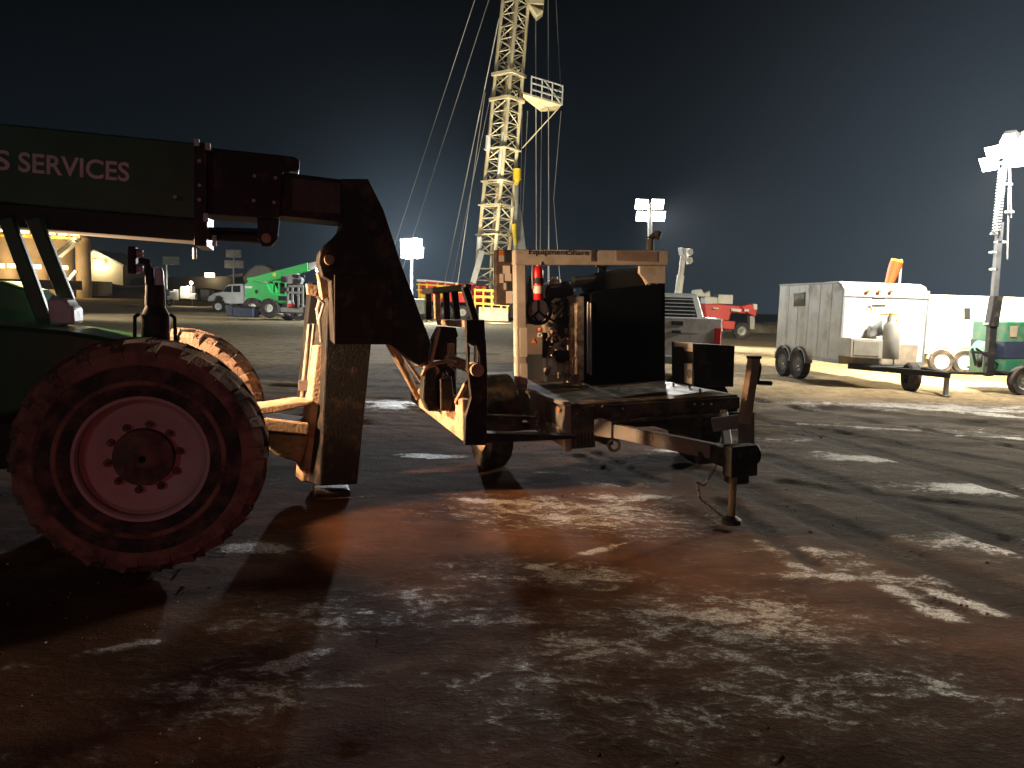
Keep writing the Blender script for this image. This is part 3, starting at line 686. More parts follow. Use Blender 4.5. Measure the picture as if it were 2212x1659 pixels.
mb = MB(); p = tr(MG, 1238, 610, 0, RX - .2); q = tr(MG, 1290, 606, 0, RX - .2); mb.tube(p, q, .065, n=18); mb.build('charge_pipe', mat('dull_alloy', (.22, .19, .15), .45, .5, .2), G, smooth=True)
mb = MB(); mb.prism(Gx([(1232, 640), (1246, 636), (1246, 826), (1230, 826)], RX - .1), (-.05, 0, 0)); mb.prism(Gx([(1246, 640), (1262, 640), (1262, 824), (1246, 824)], RX - .02), (-.3, 0, 0)); mb.build('fan_shroud', m_eng, G, .006)
mb = MB(); mb.tube(tr(MG, 1270, 652, 0, RX + .01), tr(MG, 1270, 806, 0, RX + .01), .012); mb.tube(tr(MG, 1276, 655, 0, RX + .01), tr(MG, 1276, 810, 0, RX + .01), .015); mb.build('guard_rod', m_greysteel, G, smooth=True)
# engine behind and left of the radiator
EX = RX - .22
mb = MB(); mb.prism(Gx([(1186, 650), (1235, 640), (1240, 832), (1178, 832), (1174, 760)], EX - .25), (-.9, 0, 0)); mb.build('engine_block', m_dark, G, .03)
mb = MB(); mb.prism(Gx([(1188, 615), (1230, 605), (1246, 625), (1246, 655), (1186, 660), (1180, 630)], EX - .1), (-.9, 0, 0)); mb.build('valve_cover', m_dark, G, .04)
mb = MB(); p = tr(MG, 1199, 606, 0, EX - .15); mb.lathe([(.01, .05), (.03, .04), (.034, .015), (.065, .01), (.07, -.04), (.01, -.05)], p, (0, 0, 1), 20); mb.bb(tr(MG, 1190, 617, 0, EX - .1), tr(MG, 1215, 622, 0, EX - .12)); mb.build('breather', m_eng, G, smooth=True)
rr = random.Random(3); mb = MB()
mb.path(Gx([(1192, 655), (1200, 648), (1212, 650), (1216, 662), (1208, 672)], EX), .022)
mb.path(Gx([(1185, 700), (1200, 712), (1212, 735), (1204, 760)], EX + .02), .018)
mb.path(Gx([(1190, 765), (1200, 745), (1212, 740), (1222, 728), (1238, 724)], EX + .05), .020)
mb.path(Gx([(1182, 690), (1190, 676), (1188, 660)], EX + .02), .02); mb.path(Gx([(1180, 735), (1196, 722), (1204, 722)], EX + .04), .014)
mb.path(Gx([(1184, 775), (1190, 752), (1204, 748), (1218, 756), (1222, 778)], EX + .06), .018)
mb.prism(Gx([(1184, 660), (1200, 656), (1202, 684), (1194, 700), (1182, 700)], EX - .05), (-.12, 0, 0))
mb.prism(Gx([(1176, 694), (1196, 700), (1192, 720), (1178, 718)], EX - .02), (-.1, 0, 0))
for i in range(26):
    u, v = rr.uniform(1180, 1235), rr.uniform(660, 826); mb.box(tr(MG, u, v, 0, EX + rr.uniform(-.12, .06)), (rr.uniform(.03, .09), rr.uniform(.02, .06), rr.uniform(.02, .07)))
for i in range(10):
    u, v = rr.uniform(1180, 1228), rr.uniform(700, 815); p = tr(MG, u, v, 0, EX + rr.uniform(-.1, .08)); mb.tube(p, p + Vector((rr.uniform(-.1, .1), rr.uniform(-.06, .06), rr.uniform(-.09, .09))), rr.uniform(.012, .024), n=8)
mb.build('engine_fitting', m_eng, G, .004)
for u, v, r_ in ((1194, 792, .050), (1224, 790, .042)):
    p = tr(MG, u, v, 0, EX + .06); MB().tube(p + Vector((0, 0, .10)), p + Vector((0, 0, -.09)), r_, n=18).build('filter_canister', m_sticker if u < 1200 else m_eng, G, .008, True)
mb = MB(); mb.prism(Gx([(1206, 688), (1232, 680), (1234, 712), (1218, 730), (1206, 712)], EX + .08), (-.1, 0, 0)); p = tr(MG, 1210, 770, 0, EX + .05); mb.tube(p + Vector((0, -.08, 0)), p + Vector((0, .1, 0)), .07, n=18)
for i in range(5): mb.path([tr(MG, 1215 + i * 4, 688 + i * 3, 0, EX + .1), tr(MG, 1222 + i * 3, 640 + i * 8, 0, EX + .02), tr(MG, 1190 + i * 5, 668 + i * 12, 0, EX + .06)], .010)
mb.build('alternator', m_dark, G, .01)
mb = MB(); p = tr(MG, 1243, 832, 0, RX + .12); mb.lathe([(.01, .12), (.03, .10), (.05, .03), (.10, .0), (.01, .0)], p, (0, 0, 1), 18); mb.path(Gx([(1246, 770), (1238, 778), (1238, 812), (1250, 812), (1252, 780)], RX + .02), .01); mb.build('drain_fitting', m_eng, G, smooth=True)
# panel and black bracket left of the engine
mb = MB(); mb.prism(Gx([(1136, 700), (1172, 702), (1172, 766), (1136, 766)], SX - .35), (-.12, 0, 0)); mb.build('junction_box', mat('warm_grey_box', (.20, .16, .13), .5), G, .008)
mb = MB(); mb.prism(Gx([(1147, 741), (1158, 741), (1152.5, 731)], SX - .347), (.004, 0, 0)); p = tr(MG, 1166, 711, 0, SX - .346); mb.ball(p, .018); mb.build('warning_sign', m_orange, G)
p = tr(MG, 1166, 724, 0, SX - .345); MB().lathe([(.012, 0), (.014, .012), (.026, .012), (.028, 0)], p, (1, 0, 0), 16).build('gland_ring', m_sticker, G, smooth=True)
mb = MB(); mb.prism(Gx([(1135, 640), (1143, 600), (1150, 588), (1152, 688), (1172, 690), (1172, 700), (1135, 700)], SX - .12), (-.05, 0, 0)); p = tr(MG, 1163, 672, 0, SX - .1); mb.lathe([(.125, -.01), (.125, .02), (.155, .02), (.155, -.01)], p, (1, 0, 0), 28)
for s in (-1, 1): mb.bar(p + Vector((.005, 0, 0)), p + Vector((.005, s * .10, -.09)), .02, .02)
mb.bar(p + Vector((.005, 0, 0)), p + Vector((.005, .0, .12)), .02, .02); mb.path(Gx([(1146, 690), (1155, 700), (1160, 694), (1152, 680)], SX - .08), .012); mb.path(Gx([(1178, 680), (1190, 690), (1204, 697)], SX - .1), .012); mb.build('hose_hanger', m_dark, G, .004)
MB().lathe([(.002, 0), (.11, 0), (.12, -.01), (.002, -.02)], p + Vector((-.02, 0, 0)), (1, 0, 0), 28).build('dial_plate', m_sticker, G, smooth=True)
# exhaust
mb = MB(); mb.path(Gx([(1409, 640), (1409, 578)], SX - .12), .055, 14); mb.build('muffler', m_hub, G, smooth=True)
mb = MB(); mb.path(Gx([(1406, 590), (1405, 516)], SX - .12), .040, 14); p = tr(MG, 1405, 515, 0, SX - .12); mb.path([p, p + Vector((0, .035, .03)), p + Vector((0, .075, .035))], .032); mb.bar(p + Vector((0, -.07, .005)), p + Vector((0, .03, .02)), .05, .015); mb.tube(p + Vector((0, .07, .01)), p + Vector((0, .1, .075)), .05, .045, 14); mb.build('exhaust_pipe', mat('rusty_exhaust', (.05, .035, .025), .8, 0, .4, 12), G, smooth=True)
MB().prism(Gx([(1388, 580), (1398, 572), (1408, 580), (1406, 608), (1398, 616), (1390, 602)], SX - .03), (-.04, 0, 0)).build('heat_shield', mat('mottled_shield', (.50, .36, .24), .6, 0, .4, 20), G, .01)
# battery box on the deck
bx = .10
fc = Gx([(1497, 742), (1588, 747), (1585, 836), (1497, 834)], -.22)
mb = MB(); mb.prism(fc, (-.42, 0, 0)); mb.build('battery_box', mat('black_box_paint', (.016, .015, .015), .5, 0, .2, 5, MUD, .08, 6), G, .010)
mb = MB(); ylf = fc[0].y - .003
for pts in ([(1456, 737), (1496, 742), (1496, 760), (1480, 758), (1476, 750), (1456, 748)], [(1478, 785), (1495, 785), (1494, 830), (1478, 826)]): mb.prism(Gy(pts, ylf), (0, .002, 0))
mb.build('box_decal', m_sticker, G)
mb = MB(); mb.prism(Gy([(1484, 800), (1490, 797), (1494, 803), (1493, 815), (1487, 818), (1484, 811)], ylf - .004), (0, .003, 0)); mb.build('box_emblem', m_gengrey, G)
mb = MB()
for u, v in ((1455, 833), (1490, 838), (1335, 845), (1260, 835), (1512, 846)): p = tr(MG, u, v, 2, ZD); mb.tube(p, p + Vector((0, 0, .03)), .014, n=6)
for i in range(3): p = tr(MG, 1500 + i * 18, 873, 0, .03); mb.tube(p, p + Vector((.012, 0, 0)), .010, n=8)
for u, v in ((1345, 882), (1245, 893), (1225, 896)): p = tr(MG, u, v, 0, .03); mb.tube(p, p + Vector((.012, 0, 0)), .010, n=8)
mb.build('bolt', m_steel, G)
# wheels and fenders
for s in (-1, 1):
    cy, cz = s * (HW + .32), .42 - s * .045
    small_wheel(G, (SX + .10, cy, cz), (0, s, 0), .42, .27, .24, rimmat=m_mudsteel)
    fb = MB(); fb.lathe([(.48, -.19), (.50, -.19), (.50, .19), (.48, .19)], (SX + .10, cy, cz + .06), (0, 1, 0), 18, -math.pi * .52, math.pi * .52)
    fb.build('fender', m_gen, G, smooth=True)
mb = MB(); mb.tube((SX + .1, -HW - .3, .465), (SX + .1, HW + .3, .375), .045); mb.bb((-3.2, -.5, .45), (.0, -.42, ZD - .19)); mb.bb((-3.2, .42, .45), (.0, .5, ZD - .19)); mb.bb((-.9, -.85, .46), (-.82, .85, .56)); mb.build('axle', m_gen, G, .01)
# A-frame tongue
tip = tr(MG, 1640, 945, 1, -.02); zt_ = .60
mb = MB()
pL0 = tr(MG, 1288, 922, 0, .03); mb.bar(pL0, (1.12, -.03, .56), .07, .125)
mb.bar((.03, .72, .66), (1.12, .05, .56), .07, .125); mb.build('tongue_rail', m_gengrey, G, .008)
mb = MB(); p = tr(MG, 1288, 922, 0, .06); mb.bar(p, p + Vector((.16, .10, -.005)), .085, .15); mb.bar(tr(MG, 1538, 918, 0, .95), tr(MG, 1612, 908, 0, 1.1), .06, .11); mb.bar(tr(MG, 1612, 890, 0, 1.13), tr(MG, 1612, 962, 0, 1.13), .09, .10, (1, 0, 0)); mb.build('coupler_plate', m_gengrey, G, .006)
mb = MB(); mb.bb((1.02, -.09, .47), (1.32, .09, .62)); mb.bb((1.30, -.12, .42), (1.42, .12, .66)); p = Vector((1.1, .16, .52)); mb.tube(p, p + Vector((0, .16, 0)), .09, n=16); mb.tube((.98, -.14, .50), (.98, .12, .50), .06, n=14); mb.bb((1.06, .05, .30), (1.2, .2, .47)); mb.build('coupler', m_blackm, G, .012)
mb = MB(); p = tr(MG, 1420, 945, 0, .46); d = Vector((1.09, -.03 - pL0.y, 0)).normalized()
for u, v, w, h in ((1419, 945, .12, .035), (1523, 977, .06, .02)):
    kk = .46 if u < 1500 else .80
    q = pL0 + (Vector((1.12, -.03, .56)) - pL0) * kk + Vector((d.y, -d.x, 0)) * .038
    mb.bar(q - d * w / 2, q + d * w / 2, .004, h * .8)
mb.build('rail_sticker', mat('faded_yellow_sticker', (.26, .15, .05), .6, 0, .4, 40), G)
jt, jb = tr(MG, 1629, 772, 0, 1.245), tr(MG, 1608, 915, 0, 1.245)
mb = MB(); mb.bar(jt, jb, .075, .075, (1, 0, 0)); mb.build('jack_tube', mat('tan_jack_paint', (.36, .25, .17), .5, 0, .15, 8, MUD, .2), G, .008)
mb = MB(); mb.bar(jt + Vector((0, 0, .012)), jt + Vector((0, 0, -.01)), .085, .085, (1, 0, 0)); mb.build('jack_cap', m_dark, G, .004)
p = tr(MG, 1580, 1125, 0, 1.245); q = tr(MG, 1586, 960, 0, 1.245)
mb = MB(); mb.tube(p, q, .032, n=14); mb.build('jack_leg', mat('worn_chrome', (.24, .19, .14), .35, .6, .3), G, smooth=True)
mb = MB(); mb.lathe([(.01, .05), (.03, .045), (.075, .012), (.08, -.02), (.01, -.02)], p, (0, 0, 1), 20); mb.build('jack_foot', m_blackm, G, smooth=True)
mb = MB(); c = tr(MG, 1636, 828, 0, 1.26); mb.path([tr(MG, 1632, 790, 0, 1.25), tr(MG, 1641, 785, 0, 1.27), tr(MG, 1643, 794, 0, 1.27), tr(MG, 1637, 825, 0, 1.27)], .010); mb.tube(tr(MG, 1634, 826, 0, 1.26), tr(MG, 1666, 828, 0, 1.26), .018, n=10); mb.build('jack_crank', m_dark, G, smooth=True)
mb = MB(); c = tr(MG, 1326, 962, 0, .12); mb.lathe([(.040, -.012), (.040, .012), (.062, .012), (.062, -.012)], c, (.5, -.6, 0), 20); mb.tube(c + Vector((0, 0, .05)), c + Vector((0, 0, .15)), .018); mb.build('tie_ring', m_dark, G, smooth=True)
mb = MB(); pts = [tr(MG, u, v, 0, 1.12) for u, v in ((1556, 985), (1540, 1020), (1520, 1050), (1505, 1040), (1512, 1078), (1535, 1095), (1555, 1112), (1574, 1122))]
for i in range(len(pts) - 1):
    n_ = 5
    for k in range(n_):
        a_, b_ = pts[i].lerp(pts[i + 1], k / n_), pts[i].lerp(pts[i + 1], (k + .8) / n_); mb.bar(a_, b_, .012, .02, (1, .3, 0) if k % 2 else (0, .3, 1))
mb.build('safety_chain', m_greysteel, G)

# fire extinguisher hung inside the portal
p = MG @ tr(MG, 1163, 648, 0, SX + .02); Mx = frame(p.x, p.y, p.z, -1.257, .044)
X = thing('fire_extinguisher', 'red fire extinguisher with a pale label hanging inside the beige portal frame', 'fire extinguisher', Mx)
MB().lathe([(.01, .005), (.05, .0), (.056, .015), (.056, .30), (.045, .34), (.018, .365), (.01, .365)], (0, 0, 0), (0, 0, 1), 24).build('cylinder', m_red, X, smooth=True, angle=50)
MB().lathe([(.0566, .07), (.0572, .07), (.0572, .15), (.0566, .15)], (0, 0, 0), (0, 0, 1), 24).build('label', m_sticker, X, smooth=True)
MB().lathe([(.0566, .17), (.0580, .17), (.0580, .235), (.0566, .235)], (0, 0, 0), (0, 0, 1), 24).build('strap', m_dark, X, smooth=True)
mb = MB(); mb.tube((0, 0, .36), (0, 0, .40), .02); mb.bar((-.01, -.02, .405), (.0, .08, .425), .02, .012); mb.bar((-.01, -.02, .395), (.0, .07, .39), .02, .012); mb.path([(0, -.02, .39), (0, -.06, .37), (.01, -.07, .28), (.01, -.065, .12)], .011); mb.tube((0.02, .03, .385), (.035, .035, .385), .018); mb.build('valve', m_steel, X)

# ------------------------------------------------------------------ background helpers
def spot_frame(u, D, yaw=0.0, v=660):
    p = at(u, v, D); return frame(p.x, p.y, gz(p.x, p.y), RAD(yaw))
def spotty(name, label, cat, u, D, yaw=0.0, group=None):
    M = spot_frame(u, D, yaw); return thing(name, label, cat, M, group), M
def B(M, pts, y=0.0): return tp(M, pts, 1, y)
def slab(M, pts, y, d, name, m, parent, bevel=0.0): return MB().prism(B(M, pts, y), (0, d, 0)).build(name, m, parent, bevel)
def flood_heads(t, M, heads, y, aim, gm, housing, r, D, lit=True, dome=False):
    """each lamp head a housing (part) with a lit glass (sub-part); aim is a local direction"""
    aim = Vector(aim).normalized(); side = aim.cross(Vector((0, 0, 1))).normalized(); up = side.cross(aim)
    for u, v in heads:
        c = tr(M, u, v, 1, y)
        q = [side * i * r * 1.25 + up * j * r for i, j in ((-1, -1), (1, -1), (1, 1), (-1, 1))]
        h = MB().loft([c + x for x in q], [c - aim * r * 1.1 + x * .55 for x in q]).build('lamp_head', housing, t, .01)
        if lit and dome: MB().lathe([(.01, r * .75), (r * .55, r * .62), (r * .95, r * .3), (r * 1.1, 0), (.01, 0)], c, aim, 18).build('lamp_glass', gm, h, smooth=True)
        elif lit: MB().loft([c + x * .92 + aim * .004 for x in q], [c + x * .92 + aim * .02 for x in q]).build('lamp_glass', gm, h)

# ------------------------------------------------------------------ derrick (well service rig) with its guy lines and floods
RD = 60.0
K, MK = spotty('service_rig', 'tall cream lattice derrick leaning right with work platform and guy lines', 'oil rig', 1050, RD)
def Kp(u, v, y=0.0): return tr(MK, u, v, 1, y)
b0, b1 = Kp(1066, 545), Kp(1114, 0)
axd = (b1 - b0).normalized(); base, top = b0 + axd * (-.1), b0 + axd * ((b1 - b0).length * 1.22)
def corner(t, i, wk=1.0):
    """corner i of the mast section at fraction t of its height"""
    c = base.lerp(top, t); h = (2.42 - .62 * t) * .5 * wk
    a = RAD(8 + 90 * i); return c + Vector((-math.cos(a) * h, -math.sin(a) * h, 0))
mb = MB(); NB = 26
for i in range(4):
    mb.tube(corner(0, i), corner(1, i), .15, .13, 8)
    for k in range(NB + 1):
        t = k / NB; mb.tube(corner(t, i), corner(t, (i + 1) % 4), .045, n=6)
        if k < NB: mb.tube(corner(t, (i + k % 2) % 4), corner((k + 1) / NB, (i + 1 - k % 2) % 4), .045, n=6)
mb.build('mast', m_mast, K)
mb = MB()
for v in (158, 212, 318, 388, 440, 505):
    t = max(0.0, min(1.0, (545 - v) / (545.0 * 1.22)))
    for i in range(4): mb.bar(corner(t, i, 1.25), corner(t, (i + 1) % 4, 1.25), .14, .22 if v < 220 else .10)
mb.build('mast_girt', m_mast, K)
mb = MB()
for a_, b_ in (((1055, 293), (1053, 325)), ((1089, 286), (1086, 315)), ((1084, 320), (1078, 395)), ((1036, 512), (1035, 540))): mb.tube(Kp(*a_, -.9), Kp(*b_, -.9), .2, n=10)
mb.build('mast_sleeve', m_whitefar, K, smooth=True)
# lower legs and brace
mb = MB()
for i in range(4): q = corner(0, i, 1.25); mb.tube(corner(0, i), Vector((q.x, q.y, .2)), .13, n=8)
for k in range(4):
    for i in range(4):
        z0, z1 = .3 + k * .9, 1.2 + k * .9
        p, q = corner(0, i, 1.15), corner(0, (i + 1) % 4, 1.15); mb.tube((p.x, p.y, z0), (q.x, q.y, z1), .05, n=6); mb.tube((p.x, p.y, z1), (q.x, q.y, z1), .05, n=6)
mb.build('mast_leg', m_mast, K)
MB().bar(Kp(1041, 543, -1.2), Kp(1017, 628, -2.4), .42, .25, (0, 1, 0)).build('raising_brace', m_whitefar, K)
# work platform
pl = [Kp(1130, 203, -2.0), Kp(1214, 227, -.3), Kp(1198, 240, 1.8), Kp(1168, 241, 1.4), Kp(1130, 212, .3)]
pf = MB().prism(pl, (0, 0, .14)).build('work_platform', m_mast, K)
mb = MB(); q = [pl[0].lerp(pl[1], .2), pl[1], pl[2]]
for i in range(2):
    for h in (.5, .95, 1.4): mb.bar(q[i] + Vector((0, 0, h)), q[i + 1] + Vector((0, 0, h)), .08, .08)
    for k in range(4): p = q[i].lerp(q[i + 1], k / 3); mb.bar(p, p + Vector((0, 0, 1.45)), .10, .10, (1, 0, 0))
mb.bar(q[1], q[0].lerp(q[1], .4) + Vector((0, 0, 1.4)), .08, .08); mb.build('platform_rail', m_whitefar, pf)
mb = MB(); mb.tube(Kp(1180, 225, -.2) + Vector((0, 0, .3)), Kp(1180, 200, -.2), .3, .25, 10); mb.build('platform_winch', m_greysteel, pf)
MB().tube(pl[1].lerp(pl[2], .3), Kp(1128, 320, .4), .05, n=6).build('platform_stay', m_mast, K)
# crown corner and travelling block
mb = MB(); mb.bb(Kp(1142, 8, -.6), Kp(1176, -40, .8)); mb.prism([Kp(1142, 8, -.6), Kp(1160, 34, -.6), Kp(1174, 22, -.6)], (0, 1.2, 0)); mb.build('crown_block', m_mast, K, .05)
mb = MB(); mb.tube(Kp(1117, 365, -.2), Kp(1117, 388, -.2), .30, .34, 14); mb.tube(Kp(1117, 388, -.2), Kp(1115, 400, -.2), .24, .12, 12); mb.build('travelling_block', m_yellow, K, smooth=True)
mb = MB(); mb.tube(Kp(1110, 484, -.4), Kp(1113, 530, -.4), .2, .14, 10); mb.build('power_swivel', m_yellow, K, smooth=True)
mb = MB(); mb.tube(Kp(1117, 390, -.1), Kp(1113, 545, -.1), .16, n=10); mb.build('tubing_string', m_greysteel, K, smooth=True)
mb = MB(); mb.prism(B(MK, [(1118, 430), (1126, 455), (1136, 540), (1106, 540), (1110, 470)], 1.5), (0, .8, 0)); mb.build('pipe_rack', m_greysteel, K)
# guy and hanging lines (each a line of its own)
lines_ = [((1032, -20), (808, 664)), ((1062, -20), (843, 664)), ((1078, 40), (949, 668)), ((1048, 200), (981, 664)), ((1090, 60), (965, 664)), ((1157, 30), (1159, 640)), ((1184, -10), (1186, 640)),
          ((1186, 380), (1183, 660)), ((1200, -20), (1213, 225)), ((1212, 240), (1196, 430)), ((1196, 430), (1214, 660)), ((1130, 60), (1122, 640)), ((1170, 240), (1166, 640)), ((1140, 240), (1120, 640))]
for i, (a_, b_) in enumerate(lines_):
    y0, y1 = (-.5, (-4 if i % 2 else 5)) if i < 5 else (.6 + i * .1, .6 + i * .1)
    MB().tube(Kp(*a_, y0), Kp(*b_, y1), .045 if i in (5, 6, 2) else .028, n=5).build('guy_line', m_wire, K)
# carrier, rails and skid under the mast
mb = MB(); mb.prism(B(MK, [(905, 605), (935, 607), (985, 612), (1050, 616), (1050, 655), (905, 650)], -2.2), (0, 2.6, 0)); mb.build('carrier', m_redfar, K, .05)
mb = MB(); mb.prism(B(MK, [(900, 603), (920, 604), (920, 609), (900, 608)], -2.3), (0, 2, 0)); mb.prism(B(MK, [(920, 604), (990, 611), (990, 614), (920, 607)], -2.3), (0, 1.5, 0)); mb.build('carrier_roof', m_whitefar, K)
mb = MB()
for v in (622, 634): mb.bar(Kp(900, v - 8, -2.5), Kp(1004, v - 2, -2.5), .08, .10)
for u in (905, 922, 945, 962, 985): mb.bar(Kp(u, 612, -2.5), Kp(u, 652, -2.5), .10, .10, (1, 0, 0))
mb.prism(B(MK, [(906, 634), (922, 634), (922, 650), (908, 650)], -2.45), (0, .05, 0)); mb.prism(B(MK, [(946, 616), (956, 616), (956, 644), (946, 644)], -2.45), (0, .05, 0)); mb.build('carrier_rail', m_yellow, K)
mb = MB()
for v in (626, 640, 655): mb.bar(Kp(1024, v, -3.2), Kp(1100, v + 4, -3.2), .08, .16)
for u in (1026, 1044, 1062, 1083, 1096): mb.bar(Kp(u, 624, -3.2), Kp(u, 672, -3.2), .11, .11, (1, 0, 0))
mb.bar(Kp(1084, 640, -3.25), Kp(1084, 668, -3.25), .35, .05, (1, 0, 0)); mb.build('floor_rail', m_yellow, K)
mb = MB(); mb.prism(B(MK, [(1012, 612), (1022, 612), (1034, 640), (1012, 640)], -2.6), (0, 1, 0)); mb.prism(B(MK, [(1030, 625), (1048, 625), (1048, 638), (1030, 638)], -2.6), (0, 1, 0)); mb.prism(B(MK, [(1064, 627), (1072, 627), (1072, 637), (1064, 637)], -2.6), (0, 1, 0)); mb.build('machinery', m_redfar, K, .03)
mb = MB(); mb.prism(B(MK, [(1034, 662), (1098, 666), (1098, 708), (1034, 704)], -3.0), (0, 4, 0)); mb.build('substructure', mat('pale_skid_steel', (.45, .42, .34), .7, 0, .35, 1.5), K, .05)
for u in (925, 965, 1000):
    p = Kp(u, 655, -2.3); small_wheel(K, (p.x, -2.3, .52), (0, -1, 0), .52, .4, .28)
RIG = K
for a_, b_, pw, an in (((1010, 672, -6.5), (1090, 300, 0), 7000, 45), ((1100, 690, -7.5), (1105, 80, 0), 22000, 32), ((1075, 690, -8), (1060, 668, 0), 2500, 120)):
    lamp('rig_flood_light', 'SPOT', MK @ Kp(*a_), MK @ Kp(*b_), pw, (1.0, .90, .68), .25, an, .6, K)

# ------------------------------------------------------------------ light towers
def light_tower(label, u, vtop, D, heads, aim, gm, r, power, mastm, tgt=None, lean=None, lit=True, power_col=(1, .97, .9), body=True, width=.09, angle=130, group='portable light towers across the pad'):
    t, M = spotty('light_tower', label, 'light tower', u, D, 0, group)
    ub = lean if lean is not None else u
    pt, z = tr(M, u, vtop, 1, 0), 0
    pb = tr(M, ub, 660, 1, 0); pb = pt.lerp(pb, 1.0); d = pb - pt; pb = pt + d * ((pt.z - .6) / max(1e-3, pt.z - pb.z)) if abs(pt.z - pb.z) > .2 else Vector((pt.x, 0, .6))
    for k in range(3):
        MB().tube(pb.lerp(pt, k / 3), pb.lerp(pt, min(1, (k + 1.05) / 3)), width * (1.25 - .25 * k), n=10).build('mast_section', mastm, t, smooth=True)
    us = [h[0] for h in heads]; vs = sorted(set(h[1] for h in heads))
    mb = MB()
    for v in vs: mb.bar(tr(M, min(us), v, 1, .1), tr(M, max(us), v, 1, .1), .06, .06)
    mb.build('cross_arm', mastm, t)
    flood_heads(t, M, heads, -.05, aim, gm, mastm, r, D, lit, D == 50)
    if body:
        mb = MB(); mb.bb((pb.x - .9, -.6, .55), (pb.x + .9, .6, 1.5)); mb.build('generator_box', m_greysteel, t, .04)
        for s in (-1, 1): small_wheel(t, (pb.x, s * .75, .33), (0, s, 0), .33, .2, .18, n=18)
        mb = MB(); mb.bb((pb.x - 1.8, -.05, .45), (pb.x + 1.0, .05, .55)); mb.build('drawbar', m_dark, t)
    if power:
        c = sum((tr(M, a, b, 1, -.05) for a, b in heads), Vector()) / len(heads)
        c = c + Vector(aim).normalized() * .35
        if tgt == 'point': lamp('flood_light', 'POINT', M @ c, (0, 0, 0), power, power_col, .35, parent=t)
        else: lamp('flood_light', 'SPOT', M @ c, M @ (c + Vector(aim) * 10 if tgt is None else M.inverted() @ Vector(tgt)), power, power_col, .35, angle, .9, t)
    return t
light_tower('light tower blazing toward the camera beyond the loader head', 889, 540, 50, [(879, 528), (898, 527), (880, 547), (901, 546)], (.05, -1, -.12), g_cool, .34, 9000, m_whitefar, 'point', 889, power_col=(.80, .92, 1.0))
light_tower('light tower with four lit white lamps above the exhaust pipe', 1404, 440, 40, [(1386, 441), (1420, 441), (1388, 467), (1423, 467)], (.0, -1, -.55), g_white, .27, 24000, m_whitefar, (12, 27, 0), 1404, width=.16, angle=85)
light_tower('leaning white light tower between the portal frame and the pickup roof', 1478, 538, 36, [(1470, 543), (1487, 545), (1474, 557), (1486, 563)], (-1, -.25, -.25), g_white, .17, 500, m_whitefar, None, 1462, width=.17, lit=False)
# beam thrown to the left by that tower comes from its own lamps
light_tower('dim unlit light tower seen under the boom, pale square head', 359, 558, 70, [(363, 563), (376, 563)], (.3, -1, 0), g_white, .36, 0, m_whitefar, lit=False)
light_tower('dim unlit light tower behind the white pickup cab, twin panel head', 505, 548, 75, [(496, 571), (515, 571), (499, 548), (510, 548)], (.2, -1, 0), g_white, .38, 0, m_greysteel, lit=False)

lamp('flood_light', 'SPOT', at(889, 537, 49.3), (-4, 12, 6.5), 26000, (.95, .97, 1.0), .4, 46, 1.0)
# near green tower at the right edge, curly cable up the mast
L, ML = spotty('light_tower', 'green light tower at the right edge with curly cable up its mast', 'light tower', 2190, 17.6, 0, 'portable light towers across the pad')
def Lp(u, v, y=0.0): return tr(ML, u, v, 1, y)
mb = MB(); mb.prism(B(ML, [(2175, 694), (2330, 694), (2330, 803), (2166, 803)], -.2), (0, 1.3, 0)); mb.build('generator_box', m_tgreen, L, .03)
mb = MB(); mb.prism(B(ML, [(2170, 738), (2334, 738), (2334, 774), (2168, 774)], -.206), (0, 1.31, 0)); mb.build('dark_band', m_navy, L)
mb = MB(); mb.prism(B(ML, [(2182, 704), (2200, 704), (2196, 728), (2182, 728)], -.21), (0, .005, 0)); mb.build('panel_decal', mat('olive_decal', (.35, .28, .18), .6), L)
mb = MB(); mb.prism(B(ML, [(2131, 758), (2146, 740), (2166, 736), (2166, 810), (2131, 812)], .1), (0, .7, 0)); mb.build('mast_housing', m_tgreen, L, .02)
for a_, b_, w in (((2134, 812), (2143, 700), .10), ((2141, 705), (2152, 640), .13), ((2147, 650), (2160, 480), .075), ((2156, 500), (2171, 345), .055)):
    MB().bar(Lp(*a_), Lp(*b_), w * 1.6, w * 1.6, (0, 1, 0)).build('mast_section', mat('dull_mast_steel', (.085, .085, .085), .55, .2, .25, 4) if b_[1] < 640 else m_blackm, L, .008)
mb = MB(); n_ = 260; pts = []
for i in range(n_):
    t = i / (n_ - 1); c = Lp(2151, 502, -.16).lerp(Lp(2166, 362, -.16), t); a = t * 2 * math.pi * 22; pts.append(c + Vector((math.cos(a) * .075, math.sin(a) * .075, 0)))
for i in range(n_ - 1): mb.tube(pts[i], pts[i + 1], .014, n=5)
mb.build('curly_cable', m_pale, L, smooth=True)
mb = MB()
for u, v, w in ((2160, 523, .22), (2146, 545, .16), (2146, 582, .14), (2177, 398, .16), (2180, 458, .16), (2140, 700, .3), (2150, 505, .18)): mb.box(Lp(u, v, 0), (w, .12, .05))
mb.build('mast_clamp', m_pale, L, .008)
mb = MB(); mb.tube(Lp(2180, 360, .05), Lp(2176, 560, .05), .015); mb.tube(Lp(2182, 350, .1), Lp(2184, 470, .1), .012); mb.build('hoist_cable', m_greysteel, L)
mb = MB(); mb.bar(Lp(2128, 352, .05), Lp(2230, 352, .05), .06, .06); mb.bar(Lp(2140, 322, .05), Lp(2230, 318, .05), .06, .06); mb.bar(Lp(2171, 350), Lp(2174, 296), .07, .07, (0, 1, 0)); mb.build('cross_arm', m_pale, L)
flood_heads(L, ML, [(2136, 354), (2148, 330)], -.1, (-.75, -.25, -.45), g_cool, m_greysteel, .16, 17)
